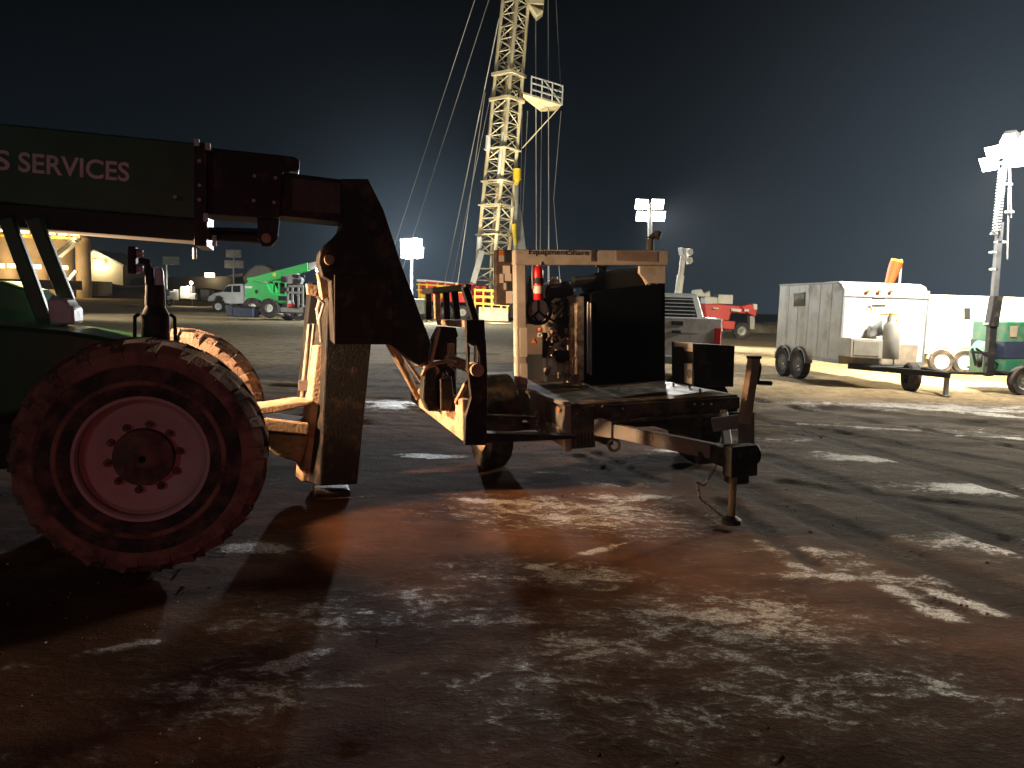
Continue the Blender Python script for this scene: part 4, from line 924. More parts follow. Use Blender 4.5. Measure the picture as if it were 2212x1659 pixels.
flood_heads(L, ML, [(2196, 352), (2200, 325), (2222, 350), (2182, 300)], -.15, (.35, .35, -.7), g_cool, m_greysteel, .15, 17)
flood_heads(L, ML, [(2186, 340)], -.25, (.1, -1, -.35), g_cool, m_greysteel, .12, 17)
for v, u in ((312, 2178), (300, 2192), (296, 2205)): MB().prism(B(ML, [(u - 10, v + 14), (u - 2, v - 10), (u + 8, v - 14), (u + 6, v + 10)], -.1), (0, .1, 0)).build('lamp_visor', m_pale, L, .01)
mb = MB(); mb.bb((-2.4, -.03, .40), (1.5, .03, .46)); mb.bb((-.3, -.5, .47), (1.6, 1.1, .53)); mb.build('drawbar', m_dark, L, .01)
p = Lp(2197, 828, -.4); small_wheel(L, (p.x + .1, -.45, .33), (0, -1, 0), .33, .2, .19)
p = Lp(2110, 778, .0); mb = MB(); mb.lathe([(.02, -.05), (.12, -.06), (.16, -.03), (.16, .03), (.12, .06), (.02, .05)], (p.x, -.1, p.z), (1, -.6, 0), 20); mb.build('jockey_wheel', m_dark, L, smooth=True)
mb = MB()
for u0, u1 in ((2100, 2108), (2140, 2128), (2108, 2160)): mb.tube(Lp(u0, 752, 0), Lp(u1, 790, 0), .03)
mb.tube(Lp(2098, 760), Lp(2150, 764), .03); mb.build('jack_frame', m_dark, L)
lamp('flood_light', 'SPOT', ML @ Lp(2175, 345, .3), (15.5, 22.5, 0.3), 23000, (1.0, .88, .60), .35, 125, .5, L)
lamp('flood_light', 'POINT', ML @ Lp(2175, 345, -1.6), (0, 0, 0), 2600, (1.0, .95, .86), .3, parent=L)
lamp('flood_light', 'SPOT', ML @ Lp(2138, 352, -1.2), (8.3, 18.0, .5), 1300, (1.0, .92, .74), .3, 95, .6, L)

# ------------------------------------------------------------------ white trailers
MC = frame(7.62, 17.95, 0, RAD(8))     # front left corner; +x along the front, +y to the back
C_ = thing('cargo_trailer', 'dirty white box trailer with rounded front, marker lamps and drawbar gear', 'trailer', MC)
Wc, Lc = 2.16, 3.15
def Cy(pts, y=0.0): return tp(MC, pts, 1, y)
zf = tr(MC, 1811, 783, 1, 0).z; zt2 = tr(MC, 1813, 612, 1, 0).z
prof = [(0, zf), (Lc, zf), (Lc, zt2 + .04), (.30, zt2 + .06), (.12, zt2 + .0), (.03, zt2 - .12), (0, zt2 - .26)]
mb = MB(); mb.prism([Vector((0, y, z)) for y, z in prof], (Wc, 0, 0)); mb.build('body', m_white, C_, .05)
mb = MB(); mb.bb((-.012, -.012, zf), (.05, .05, zt2 - .1)); mb.bb((Wc - .05, -.012, zf), (Wc + .012, .05, zt2 - .1)); mb.bb((-.012, .2, zt2 + .0), (.05, Lc, zt2 + .05)); mb.bb((.0, -.02, zt2 - .30), (Wc, .0, zt2 - .26)); mb.bb((-.01, -.01, zf - .03), (Wc + .01, Lc, zf + .06)); mb.build('corner_trim', m_greysteel, C_, .01)
mb = MB(); p = tr(MC, 1790, 700, 0, 0)
q = tp(MC, [(1714, 634), (1739, 631), (1738, 661), (1714, 662)], 0, -.012); mb.prism(q, (.02, 0, 0)); w_ = mb.build('window', m_glass, C_)
for u in (1875, 1900, 1925): MB().ball(tr(MC, u, 629, 1, -.03), .055, sc=(1, .6, .7)).build('marker_lamp', m_amber, C_, smooth=True)
mb = MB()
for v in (642, 658): mb.bar(tr(MC, 1886, v, 1, -.02), tr(MC, 1914, v, 1, -.02), .02, .025)
mb.build('front_vent', m_greysteel, C_)
for c_, pts in ((mat('sign_blue', (.03, .06, .4), .5), [(1872, 665), (1878, 659), (1878, 665)]), (m_red, [(1878, 659), (1884, 665), (1878, 665)]), (m_yellow, [(1878, 665), (1884, 665), (1884, 672)]), (m_text, [(1872, 665), (1878, 665), (1878, 671)])):
    slab(MC, pts, -.012, .006, 'hazard_diamond', c_, C_)
slab(MC, [(1813, 740), (1984, 746), (1978, 786), (1811, 784)], -.012, .008, 'stone_guard', mat('brown_stained_panel', (.38, .30, .21), .7, 0, .3, 4), C_)
mb = MB()
for i in range(1, 6): mb.bb((-.006, i * .52 - .02, zf + .05), (.0, i * .52 + .02, zt2 + .01))
for i in range(1, 4): mb.bb((i * .54 - .015, -.006, zf + .35), (i * .54 + .015, .0, zt2 - .32))
mb.build('seam_strip', m_white, C_)
mb = MB()
for i in range(6):
    for k in range(14): mb.tube((-.008, i * .52 + (.012 if i else .06), zf + .1 + k * .115), (0, i * .52 + (.012 if i else .06), zf + .1 + k * .115), .010, n=6)
mb.build('rivet_rail', m_greysteel, C_)
for y in (1.81, 2.59): small_wheel(C_, (.02, y, .37), (-1, 0, 0), .37, .22, .21, rimmat=m_greysteel)
mb = MB()
for y in (1.81, 2.59): mb.lathe([(.40, -.1), (.43, -.1), (.43, .1), (.40, .1)], (.02, y, .40), (1, 0, 0), 14, -1.5, 1.5)
mb.build('fender', m_greysteel, C_)
mb = MB(); yb = -.02
mb.bar((.25, 0, zf - .08), (1.5, -1.75, .46), .09, .12); mb.bar((Wc - .25, 0, zf - .08), (1.5, -1.75, .46), .09, .12); mb.bb((.35, -.7, zf - .06), (1.9, -.02, zf - .02)); mb.build('drawbar', m_dark, C_, .01)
slab(MC, [(1838, 730), (1908, 734), (1906, 776), (1836, 772)], -.62, .5, 'front_locker', mat('dull_aluminium', (.46, .43, .36), .5, .3, .15), C_, .02)
slab(MC, [(1845, 735), (1900, 739), (1899, 770), (1843, 767)], -.632, .012, 'locker_door', mat('dull_aluminium_door', (.36, .33, .27), .5, .3, .15), C_, .01)
p, q = tr(MC, 1922, 775, 1, -.4), tr(MC, 1922, 695, 1, -.4); mb = MB(); mb.lathe([(.02, 0), (.17, .0), (.19, .03), (.19, (q - p).length - .1), (.12, (q - p).length), (.02, (q - p).length)], p, (0, 0, 1), 22); mb.tube(q, q + Vector((0, 0, .12)), .06); mb.build('gas_bottle', mat('grey_gas_bottle', (.34, .32, .28), .5, .1, .15), C_, smooth=True)
mb = MB(); mb.tube(q + Vector((-.25, 0, .17)), q + Vector((.18, 0, .17)), .02); mb.tube(q + Vector((0, 0, .1)), q + Vector((0, 0, .2)), .04); mb.path([tr(MC, 1936, 690, 1, -.1), tr(MC, 1940, 730, 1, -.1), tr(MC, 1938, 775, 1, -.1)], .02); mb.build('gas_valve', m_brass, C_, smooth=True)
slab(MC, [(1882, 705), (1906, 690), (1908, 725), (1880, 728)], -.2, .15, 'bottle_bracket', m_greysteel, C_, .01)
mb = MB(); p = tr(MC, 1969, 802, 1, -.9); mb.lathe([(.15, -.1), (.28, -.12), (.33, -.08), (.33, .08), (.28, .12), (.15, .1)], (p.x, p.y, .33), (1, -.25, 0), 26); mb.build('spare_wheel', m_rubber, C_, smooth=True)
mb = MB(); mb.bar((1.5, -1.7, .0), (1.5, -1.7, .5), .08, .08, (1, 0, 0)); mb.box((1.5, -1.7, .015), (.16, .16, .03)); mb.build('jack', m_greysteel, C_)

P = at(1988, 640, 23); MD = frame(P.x - .3, 23.2, 0, RAD(-1.5))
D_ = thing('office_trailer', 'long brilliantly lit white trailer wall behind the green light tower', 'trailer', MD)
zt3, zb3 = tr(MD, 2100, 639, 1, 0).z, .62
mb = MB(); mb.bb((-.3, 0, zb3), (9.0, 2.5, zt3)); mb.build('body', m_white, D_, .04)
mb = MB(); mb.bb((-.31, -.015, zb3 - .04), (9.01, .0, zb3 + .05)); mb.bb((-.31, -.012, zt3 - .05), (9.0, .0, zt3)); mb.build('edge_trim', m_white, D_)
slab(MD, [(2083, 665), (2096, 665), (2096, 690), (2083, 690)], -.02, .03, 'window_pane', m_glass, D_); slab(MD, [(2096, 665), (2110, 664), (2110, 690), (2096, 690)], -.02, .03, 'window_pane', mat('pale_glass', (.30, .38, .36), .2), D_)
for u in (2031, 2082): p = tr(MD, u, 788, 1, -.02); small_wheel(D_, (p.x, -.02, .36), (0, -1, 0), .36, .2, .22, rimmat=m_white)
mb = MB()
for u in (2031, 2082): p = tr(MD, u, 788, 1, 0); mb.lathe([(.38, -.04), (.43, -.04), (.43, .03), (.38, .03)], (p.x, 0, .40), (0, 1, 0), 16, -1.5, 1.5)
mb.build('fender', mat('tan_fender', (.45, .30, .16), .6), D_)

# windsock behind the trailers
S, MS = spotty('windsock', 'limp orange windsock on a pale pole above the box trailer', 'windsock', 1940, 30)
MB().tube(tr(MS, 1936, 720, 1, 0), tr(MS, 1947, 560, 1, 0), .045, n=8).build('pole', m_wire, S, smooth=True)
a_, b_ = tr(MS, 1938, 563, 1, 0), tr(MS, 1917, 622, 1, 0); MB().lathe([(.20, 0), (.235, .12), (.22, .4), (.17, .8), (.13, (b_ - a_).length), (.10, (b_ - a_).length), (.15, .4), (.16, 0)], a_, b_ - a_, 16).build('sock', m_windsock, S, smooth=True)
MB().lathe([(.20, -.02), (.225, -.02), (.225, .06), (.20, .06)], a_, b_ - a_, 16).build('hoop', m_yellow, S, smooth=True)

# ------------------------------------------------------------------ grey pickup behind the battery box
MP = spot_frame(1462, 17.0, -4); Kk = thing('pickup_truck', 'grey pickup seen from behind, tailgate closed, past the radiator', 'pickup truck', MP)
def Py(pts, y): return tp(MP, pts, 1, y)
W2 = 1.0; zt_ = 1.50
mb = MB(); mb.bb((-W2, 0, .62), (W2, .06, zt_)); mb.build('tailgate', m_greylorry, Kk, .02)
mb = MB(); mb.bb((-W2, .07, .55), (-W2 + .14, 2.0, zt_ + .01)); mb.bb((W2 - .14, .07, .55), (W2, 2.0, zt_ + .01)); mb.bb((-W2, 2.0, .55), (W2, 4.9, 1.42)); mb.bb((-W2 + .15, .07, .6), (W2 - .15, 2.0, .75)); mb.build('body', m_greylorry, Kk, .04)
cabp = [(2.0, 1.42), (2.08, 1.5), (2.25, 2.02), (2.5, 2.08), (3.7, 2.06), (4.5, 1.42)]
a_ = [Vector((-W2 + .02, y, z)) for y, z in cabp]; mb = MB(); A = [Vector((-W2 + .04 + (.14 if z > 1.7 else 0), y, z)) for y, z in cabp]; Bq = [Vector((W2 - .04 - (.14 if z > 1.7 else 0), y, z)) for y, z in cabp]; mb.loft(A, Bq); mb.build('cab', mat('pale_grey_truck_paint', (.34, .34, .33), .3, .2, .08), Kk, .03)
mb = MB(); mb.loft([Vector((-.80, 2.06, 1.50)), Vector((.80, 2.06, 1.50)), Vector((.68, 2.21, 1.97)), Vector((-.68, 2.21, 1.97))], [Vector((-.80, 2.1, 1.50)), Vector((.80, 2.1, 1.50)), Vector((.68, 2.25, 1.97)), Vector((-.68, 2.25, 1.97))]); rw = mb.build('rear_window', m_glass, Kk)
mb = MB()
for i in range(5): z = 1.56 + i * .09; mb.bar((-.74 + i * .01, 2.045 + i * .03, z), (.74 - i * .01, 2.045 + i * .03, z), .03, .02)
mb.build('window_louvre', m_greysteel, rw)
mb = MB(); mb.bb((-.10, -.012, 1.33), (.16, .0, 1.42)); mb.bb((-.08, -.02, 1.15), (.12, .0, 1.22)); mb.build('tailgate_handle', m_dark, Kk, .01)
mb = MB(); mb.bb((.16, -.006, 1.165), (.5, .0, 1.19)); mb.build('tailgate_badge', m_pale, Kk)
for s in (-1, 1): mb = MB(); mb.bb((s * W2 - .01 * s, -.02, .88), (s * (W2 - .15), .12, 1.3)); mb.build('tail_light', mat('red_lens', (.5, .02, .02), .2, 0, .05), Kk, .015)
mb = MB(); mb.bb((-W2, -.14, .48), (W2, .0, .66)); mb.build('bumper', m_greysteel, Kk, .03)
for s in (-1, 1):
    for y in (1.1, 4.2): small_wheel(Kk, (s * .86, y, .38), (s, 0, 0), .38, .26, .23)

# red pumping unit far right with white tanks
Q, MQ = spotty('pump_trailer', 'red oilfield unit with white tanks on top beside the pickup cab', 'oilfield unit', 1585, 45)
slab(MQ, [(1522, 657), (1545, 656), (1600, 661), (1622, 659), (1622, 678), (1600, 677), (1580, 675), (1575, 692), (1534, 694), (1526, 690)], 0, 1.6, 'deck_frame', m_redfar, Q, .05)
slab(MQ, [(1600, 662), (1622, 656), (1636, 668), (1633, 684), (1618, 678)], -.3, .6, 'boom_end', m_redfar, Q, .05); slab(MQ, [(1626, 656), (1636, 657), (1636, 669), (1629, 668)], -.35, .4, 'end_plate', m_whitefar, Q, .02)
slab(MQ, [(1620, 682), (1631, 683), (1630, 712), (1620, 711)], 0, .5, 'support_leg', m_greysteel, Q, .02); slab(MQ, [(1562, 692), (1589, 694), (1586, 712), (1562, 710)], -.4, .8, 'pump_skid', m_redfar, Q, .04); slab(MQ, [(1538, 690), (1562, 690), (1562, 716), (1538, 716)], -.2, .8, 'lower_skid', m_whitefar, Q, .04)
slab(MQ, [(1552, 636), (1584, 637), (1583, 657), (1551, 656)], .2, 1.2, 'tank_cage', m_whitefar, Q, .03); slab(MQ, [(1524, 640), (1552, 642), (1551, 658), (1524, 657)], .2, 1.2, 'white_tank', m_whitefar, Q, .08); slab(MQ, [(1502, 626), (1516, 624), (1522, 634), (1534, 627), (1536, 642), (1500, 640)], .4, 1.0, 'engine_hood', m_whitefar, Q, .08)
for pts in ([(1541, 664), (1553, 665), (1552, 668), (1541, 667)], [(1580, 666), (1602, 668), (1600, 674), (1580, 672)], [(1608, 668), (1618, 668), (1618, 673), (1608, 673)]): slab(MQ, pts, -.36, .05, 'side_panel', m_whitefar, Q)
for u in (1545, 1600): p = tr(MQ, u, 700, 1, .4); small_wheel(Q, (p.x, .2, .5), (0, -1, 0), .5, .35, .28)

# ------------------------------------------------------------------ left background
def FR(u, D): return spot_frame(u, D)
# white service pickup cab
V, MV = spotty('work_truck', 'white work truck cab facing left in front of the green loader', 'truck', 500, 58)
zg = 0
vp = [(450, 640), (462, 633), (480, 630), (489, 617), (494, 614), (524, 613), (526, 620), (526, 656), (500, 657), (484, 655), (482, 644), (474, 639), (465, 640), (458, 650), (450, 652), (447, 648)]
slab(MV, vp, -.9, 1.9, 'body', m_whitefar, V, .08)
slab(MV, [(481, 630), (490, 619), (500, 617), (500, 631)], -.92, .05, 'side_window', m_glass, V); slab(MV, [(503, 617), (519, 617), (519, 631), (503, 631)], -.92, .05, 'side_window', m_glass, V)
for u in (471, 545): p = tr(MV, u, 655, 1, -.9); small_wheel(V, (p.x, -.75, .42), (0, -1, 0), .42, .3, .26, rimmat=m_whitefar); 
slab(MV, [(526, 640), (570, 641), (570, 655), (526, 655)], -.8, 1.8, 'flat_bed', m_greysteel, V, .03)
# bright green loader
E_, ME = spotty('telescopic_loader', 'bright green telescopic loader with boom raised to the right', 'telehandler', 580, 50)
slab(ME, [(529, 612), (545, 606), (575, 612), (586, 632), (622, 640), (622, 652), (600, 656), (540, 657), (530, 648)], -.8, 1.8, 'body', m_green2, E_, .08)
mb = MB(); mb.loft(tp(ME, [(533, 600), (545, 598), (583, 604), (560, 612), (536, 612)], 1, -.4), tp(ME, [(533, 600), (545, 598), (583, 604), (560, 612), (536, 612)], 1, .2)); mb.build('boom_pivot', m_green2, E_, .05)
slab(ME, [(540, 600), (664, 567), (665, 585), (565, 612), (545, 611)], -.45, .6, 'outer_boom', m_green2, E_, .03); slab(ME, [(664, 569), (684, 564), (690, 576), (666, 584)], -.38, .45, 'inner_boom', m_greysteel, E_, .02)
slab(ME, [(560, 610), (575, 606), (588, 634), (582, 635)], -.55, .1, 'lift_cylinder', m_greysteel, E_, .03); slab(ME, [(589, 590), (596, 589), (595, 597), (589, 597)], -.47, .02, 'round_decal', m_yellow, E_)
mb = MB()
for u in (592, 603, 617): mb.bar(tr(ME, u, 608, 1, -.3), tr(ME, u, 642, 1, -.3), .10, .10, (1, 0, 0))
mb.bar(tr(ME, 590, 608, 1, -.3), tr(ME, 619, 609, 1, -.3), .12, .12); mb.build('cab_frame', m_green2, E_)
slab(ME, [(529, 618), (545, 618), (545, 623), (529, 622)], -.83, .04, 'side_decal', m_whitefar, E_)
slab(ME, [(551, 626), (556, 626), (556, 634), (551, 634)], -.83, .04, 'side_decal', m_dark, E_)
for u, v in ((581, 660), (545, 662)): p = tr(ME, u, v, 1, -.9); small_wheel(E_, (p.x, -.8, .62), (0, -1, 0), .62, .4, .26, rimmat=m_whitefar)
lmp = tr(ME, 686, 583, 1, -.6); MB().ball(lmp, .13).build('boom_lamp', g_white, E_)
# grey truck rear with a rack
R_, MR = spotty('flatbed_truck', 'grey flatbed truck with rack, half behind the loader leg', 'truck', 640, 47)
slab(MR, [(606, 664), (656, 664), (656, 676), (606, 674)], -.9, 1.9, 'deck', m_greysteel, R_, .03)
mb = MB()
for u in (622, 632, 645, 654): mb.bar(tr(MR, u, 616, 1, -.9), tr(MR, u, 664, 1, -.9), .10, .10, (1, 0, 0))
for v in (618, 632): mb.bar(tr(MR, 616, v, 1, -.9), tr(MR, 656, v, 1, -.9), .10, .12)
mb.prism(tp(MR, [(610, 596), (640, 590), (652, 604), (648, 614), (614, 612)], 1, .2), (0, .6, 0)); mb.build('rack', m_greysteel, R_)
mb = MB()
for i in range(14): mb.box(tr(MR, 612 + rr.uniform(0, 40), 596 + rr.uniform(0, 60), 1, rr.uniform(-.6, .8)), (rr.uniform(.2, .8), rr.uniform(.2, .6), rr.uniform(.08, .4)))
mb.build('equipment', m_blackm, R_)
p, q = tr(MR, 629, 663, 1, -.95), tr(MR, 629, 649, 1, -.95); MB().tube(p, p.lerp(q, .5), .20, n=14).build('drum', m_redfar, R_); MB().tube(p.lerp(q, .5), q, .20, .12, n=14).build('drum_top', m_whitefar, R_)
for u in (622, 645): p = tr(MR, u, 685, 1, -.8); small_wheel(R_, (p.x, -.7, .5), (0, -1, 0), .5, .35, .25)
slab(MR, [(590, 676), (612, 677), (612, 684), (590, 683)], -1.1, .6, 'bumper', m_whitefar, R_, .02)
# navy skip
U_, MU = spotty('storage_bin', 'low navy plastic bin on the sand before the white truck', 'bin', 516, 45)
slab(MU, [(486, 658), (502, 660), (504, 684), (490, 682)], -.4, 1.2, 'bin_end', m_navy, U_, .04); slab(MU, [(502, 661), (545, 664), (545, 686), (504, 685)], -.7, 1.2, 'bin_body', m_navy, U_, .04)
slab(MU, [(502, 660), (546, 663), (546, 666), (502, 663)], -.75, 1.3, 'rim', m_blackm, U_, .02)
# rounded tanker body above the cab
Z_, MZ = spotty('tanker_trailer', 'pale rounded tanker body seen above the white truck cab', 'tanker', 556, 80)
slab(MZ, [(524, 597), (536, 583), (552, 572), (570, 571), (584, 578), (590, 590), (588, 612), (524, 612)], 0, 2.4, 'tank_body', m_whitefar, Z_, .25); slab(MZ, [(492, 594), (525, 590), (525, 597), (492, 599)], .2, 1.5, 'catwalk', m_whitefar, Z_, .03)
slab(MZ, [(500, 600), (588, 604), (588, 622), (500, 622)], .3, 1.8, 'chassis', m_dark, Z_, .03)
for u in (512, 565, 580): p = tr(MZ, u, 640, 1, .3); small_wheel(Z_, (p.x, .3, .52), (0, -1, 0), .52, .4, .3, n=18)
# white tote tanks and small huts
for lb, u, D, pts, pts2 in (('white chemical tote with green signal lamp on the far sand', 398, 72, [(388, 620), (408, 617), (410, 646), (388, 645)], [(408, 634), (422, 634), (422, 647), (408, 646)]),
                            ('small grey hut behind the nose of the white truck', 442, 80, [(432, 625), (452, 626), (452, 648), (434, 647)], [(436, 640), (450, 640), (450, 649), (436, 649)]),
                            ('small white crate beside the filler post', 352, 68, [(346, 628), (366, 629), (366, 646), (346, 645)], [(350, 640), (362, 640), (362, 648), (350, 648)])):
    H_, MH = spotty('site_hut', lb, 'hut', u, D); slab(MH, pts, 0, 1.4, 'body', m_whitefar, H_, .05); slab(MH, pts2, -.5, .5, 'step_box', m_whitefar, H_, .03)
    if 'green' in lb:
        MB().box(tr(MH, 397, 620, 1, -.05), (.5, .06, .12)).build('signal_lamp', g_green, H_); c = tr(MH, 413, 611, 1, -.2); MB().ball(c, .16).build('area_lamp', g_warm, H_)
        MB().tube(c, Vector((c.x, 0, 0)), .04).build('lamp_pole', m_greysteel, H_); lamp('area_light', 'POINT', MH @ (c + Vector((0, -.6, 0))), (0, 0, 0), 350, (1, .9, .7), .2, parent=H_)
# shed with gable, container, tank battery
def simple(name, label, cat, u, D): return spotty(name, label, cat, u, D)
h, MH = simple('metal_shed', 'dim gabled metal shed with one lamp under its eave', 'shed', 225, 128)
slab(MH, [(172, 562), (202, 541), (265, 572), (266, 620), (172, 616)], 0, 9, 'wall', m_shed, h); slab(MH, [(170, 562), (202, 539), (268, 572), (266, 575), (202, 543), (172, 565)], -.6, 10, 'roof', m_greysteel, h)
c = tr(MH, 213, 566, 1, -.6); MB().box(c, (1.3, .5, .55)).build('wall_lamp', g_warm, h); lamp('wall_light', 'POINT', MH @ (c + Vector((0, -1.0, -.2))), (0, 0, 0), 1600, (1, .82, .5), .3, parent=h)
h, MH = simple('far_shed', 'long low dark shed roof behind the white truck with a yellow lamp', 'shed', 440, 120); slab(MH, [(282, 603), (300, 600), (500, 596), (530, 604), (530, 628), (282, 622)], 0, 8, 'wall', m_blackm, h)
c = tr(MH, 453, 594, 1, -.8); MB().box(c, (1.3, .5, .6)).build('wall_lamp', g_warm, h); MB().tube(c, Vector((c.x, c.y + .9, c.z)), .08).build('lamp_arm', m_dark, h); lamp('wall_light', 'POINT', MH @ (c + Vector((0, -1.2, -.4))), (0, 0, 0), 900, (1, .8, .45), .3, parent=h)
h, MH = simple('shipping_container', 'pale corrugated shipping container left of the filler post', 'container', 187, 100); slab(MH, [(148, 606), (222, 608), (222, 640), (148, 637)], 0, 2.4, 'body', m_shed, h, .03)
mb = MB()
for i in range(18): u = 150 + i * 4.1; mb.bar(tr(MH, u, 609, 1, -.03), tr(MH, u, 636, 1, -.03), .10, .05, (1, 0, 0))
mb.build('rib', m_shed, h); MB().box(tr(MH, 170, 612, 1, -.08), (1.1, .08, .9)).build('panel', m_whitefar, h)
TB, MTb = simple('tank_battery', 'row of tan tanks with lamp lit catwalk and stair, far left', 'tank battery', 90, 95)
for u, w in ((-70, 36), (-5, 32), (55, 32), (112, 26), (160, 16)):
    a_, b_ = tr(MTb, u - w / 1.05, 560, 1, 0), tr(MTb, u + w / 1.05, 560, 1, 0); r_ = (b_.x - a_.x) / 2; z1, z0 = tr(MTb, u, 506 if u < 150 else 512, 1, 0).z, 0
    tk = MB().lathe([(.05, 0), (r_, 0), (r_, z1), (r_ * .5, z1 + .5), (.05, z1 + .6)], ((a_.x + b_.x) / 2, 2.0, z0), (0, 0, 1), 28).build('tank', m_tank, TB, smooth=True)
mb = MB(); mb.bar(tr(MTb, -120, 504, 1, -.9), tr(MTb, 172, 516, 1, -.9), .9, .22)
for i in range(28): p = tr(MTb, -120 + i * 10.8, 504 + i * .44, 1, -1.3); mb.bar(p, p + Vector((0, 0, 1.1)), .06, .06, (1, 0, 0))
mb.bar(tr(MTb, -120, 484, 1, -1.3), tr(MTb, 172, 497, 1, -1.3), .07, .07); mb.build('catwalk', m_yellow, TB)
mb = MB(); st0, st1 = tr(MTb, 164, 520, 1, -1.6), tr(MTb, 126, 552, 1, -1.6); mb.bar(st0, st1, .9, .5)
for i in range(12): p = st0.lerp(st1, i / 11); mb.box(p + Vector((0, 0, .2)), (.4, 1.0, .3))
mb.bar(tr(MTb, 165, 585, 1, -1.2), tr(MTb, 150, 604, 1, -1.2), .4, .3); mb.build('stair', m_whitefar, TB)
mb = MB(); mb.bar(tr(MTb, -130, 608, 1, -2), tr(MTb, 176, 617, 1, -2), .3, 1.1); mb.build('containment_wall', m_blackm, TB)
for u, v in ((-40, 494), (2, 496), (31, 491), (54, 499), (110, 501), (136, 503), (162, 505), (-40, 574), (0, 574), (26, 574), (79, 576), (137, 578)):
    c = tr(MTb, u, v, 1, -1.25); MB().box(c, (.9, .3, .45)).build('lamp', g_warm, TB)
for u, v, pw in ((20, 503, 450), (115, 508, 450), (15, 582, 380), (80, 584, 330), (137, 586, 380), (160, 512, 250), (158, 590, 160)):
    lamp('tank_light', 'POINT', MTb @ tr(MTb, u, v, 1, -2.2), (0, 0, 0), pw, (1, .74, .36), .3, parent=TB)

# unseen floods added at left to brighten the loader, truck and sand
lamp('flood_light', 'SPOT', (-31, 34, 7), (-15, 49, 0), 20000, (1.0, .97, .88), .4, 62, 1.0)
lamp('flood_light', 'SPOT', (-26, 24, 6), (-6, 27, 0), 6000, (1.0, .86, .58), .4, 60, 1.0)
lamp('flood_light', 'SPOT', (24, 27, 6.5), (13.5, 21.5, 0), 36000, (1.0, .88, .62), .4, 75, 1.0)  # tower just out of view at right, whose glare reaches in
# low berms round the pad
def berm(p0, p1, h, w, m, seed):
    p0, p1 = Vector(p0), Vector(p1); n = 60; vs, fs = [], []
    d = (p1 - p0).normalized(); s = Vector((-d.y, d.x, 0))
    for i in range(n + 1):
        c = p0.lerp(p1, i / n); z = gz(c.x, c.y)
        for k in range(7):
            t = (k - 3) / 3; hh = h * max(0, 1 - t * t) * (.65 + .8 * mnoise.noise(c * .12 + Vector((seed, k * .3, 0)))) if abs(t) < 1 else -.3
            q = c + s * t * w; vs.append((q.x, q.y, z + hh))
    for i in range(n):
        for k in range(6): fs.append((i * 7 + k, i * 7 + 7 + k, i * 7 + 8 + k, i * 7 + 1 + k))
    o = MB().add(vs, fs).build('berm', m, None, smooth=True, angle=80); o['kind'] = 'structure'
m_berm = mat('sandy_berm', (.30, .235, .14), .9, 0, .3, .6, (.10, .075, .05), .4, .4, .5, 3)
berm((22, 70, 0), (75, 74, 0), 1.5, 4, m_berm, 1); berm((-95, 118, 0), (-22, 100, 0), 2.6, 5, mat('dark_bank', (.075, .055, .035), .95, 0, .3, .5), 4); berm((16, 62, 0), (30, 64, 0), 1.0, 3, m_berm, 9)

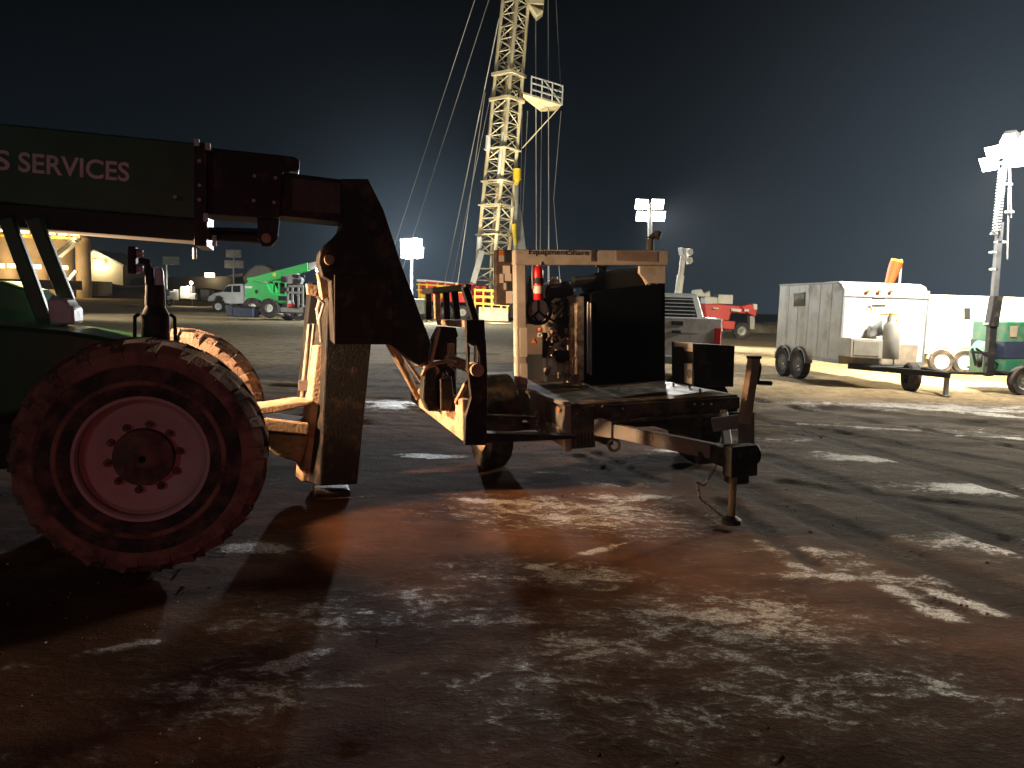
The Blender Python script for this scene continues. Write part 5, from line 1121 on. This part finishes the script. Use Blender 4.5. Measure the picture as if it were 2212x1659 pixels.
# ------------------------------------------------------------------ pieces that lie apart become parts of their own
KEEP = ('grille', 'tread', 'louvre', 'rib', 'chain', 'catwalk', 'cable', 'platform_rail', 'carrier_rail', 'floor_rail', 'mast_section', 'mast_leg', 'rail_x', 'lettering', 'ground', 'berm', 'hose', 'rim', 'hub', 'wheel', 'cab', 'level_cylinder', 'leg_cylinder', 'frame', 'body')
def split_loose(o):
    me = o.data; nv = len(me.vertices); par = list(range(nv))
    def find(i):
        while par[i] != i: par[i] = par[par[i]]; i = par[i]
        return i
    for e_ in me.edges:
        a, b = find(e_.vertices[0]), find(e_.vertices[1])
        if a != b: par[a] = b
    isl = {}
    for i in range(nv): isl.setdefault(find(i), []).append(i)
    if len(isl) < 2: return
    bxs = []
    for k, ids in isl.items():
        c = [me.vertices[i].co for i in ids]
        bxs.append([[k], [min(p[j] for p in c) - .002 for j in range(3)], [max(p[j] for p in c) + .002 for j in range(3)]])
    ch = True
    while ch:
        ch = False
        for i in range(len(bxs)):
            for j in range(len(bxs) - 1, i, -1):
                A, B_ = bxs[i], bxs[j]
                if all(A[1][q] <= B_[2][q] and B_[1][q] <= A[2][q] for q in range(3)):
                    A[0] += B_[0]; A[1] = [min(x, y) for x, y in zip(A[1], B_[1])]; A[2] = [max(x, y) for x, y in zip(A[2], B_[2])]; del bxs[j]; ch = True
    if not 2 <= len(bxs) <= 60: return
    for gi, (ks, _, _) in enumerate(bxs[1:] + bxs[:1]):
        ids = set(i for k in ks for i in isl[k]); order = sorted(ids); mp = {i: n for n, i in enumerate(order)}
        fs = [tuple(mp[v] for v in p.vertices) for p in me.polygons if p.vertices[0] in ids]
        sm = [p.use_smooth for p in me.polygons if p.vertices[0] in ids]
        m2 = bpy.data.meshes.new(o.name); m2.from_pydata([tuple(me.vertices[i].co) for i in order], [], fs); m2.materials.append(me.materials[0])
        m2.polygons.foreach_set('use_smooth', sm)
        if any(sm): m2.set_sharp_from_angle(angle=RAD(35))
        if gi == len(bxs) - 1: o.data = m2
        else:
            c = o.copy(); c.data = m2; COL.objects.link(c)
for o in list(bpy.data.objects):
    if o.type == 'MESH' and o.parent and o.name != 'mast' and not any(k in o.name for k in KEEP): split_loose(o)

# ------------------------------------------------------------------ night air
hz = MB(); hz.bb((-310, -35, -2.0), (310, 330, 46)); hz_o = hz.build('haze', bpy.data.materials.new('night_haze'), None); hz_o['kind'] = 'stuff'
hm = hz_o.data.materials[0]; hm.use_nodes = True; n = hm.node_tree.nodes; n.remove(n['Principled BSDF'])
pv = n.new('ShaderNodeVolumePrincipled'); pv.inputs['Color'].default_value = (.72, .84, 1.0, 1); pv.inputs['Density'].default_value = HAZE = 0.00024; pv.inputs['Anisotropy'].default_value = 0.35
hm.node_tree.links.new(pv.outputs[0], n['Material Output'].inputs['Volume'])
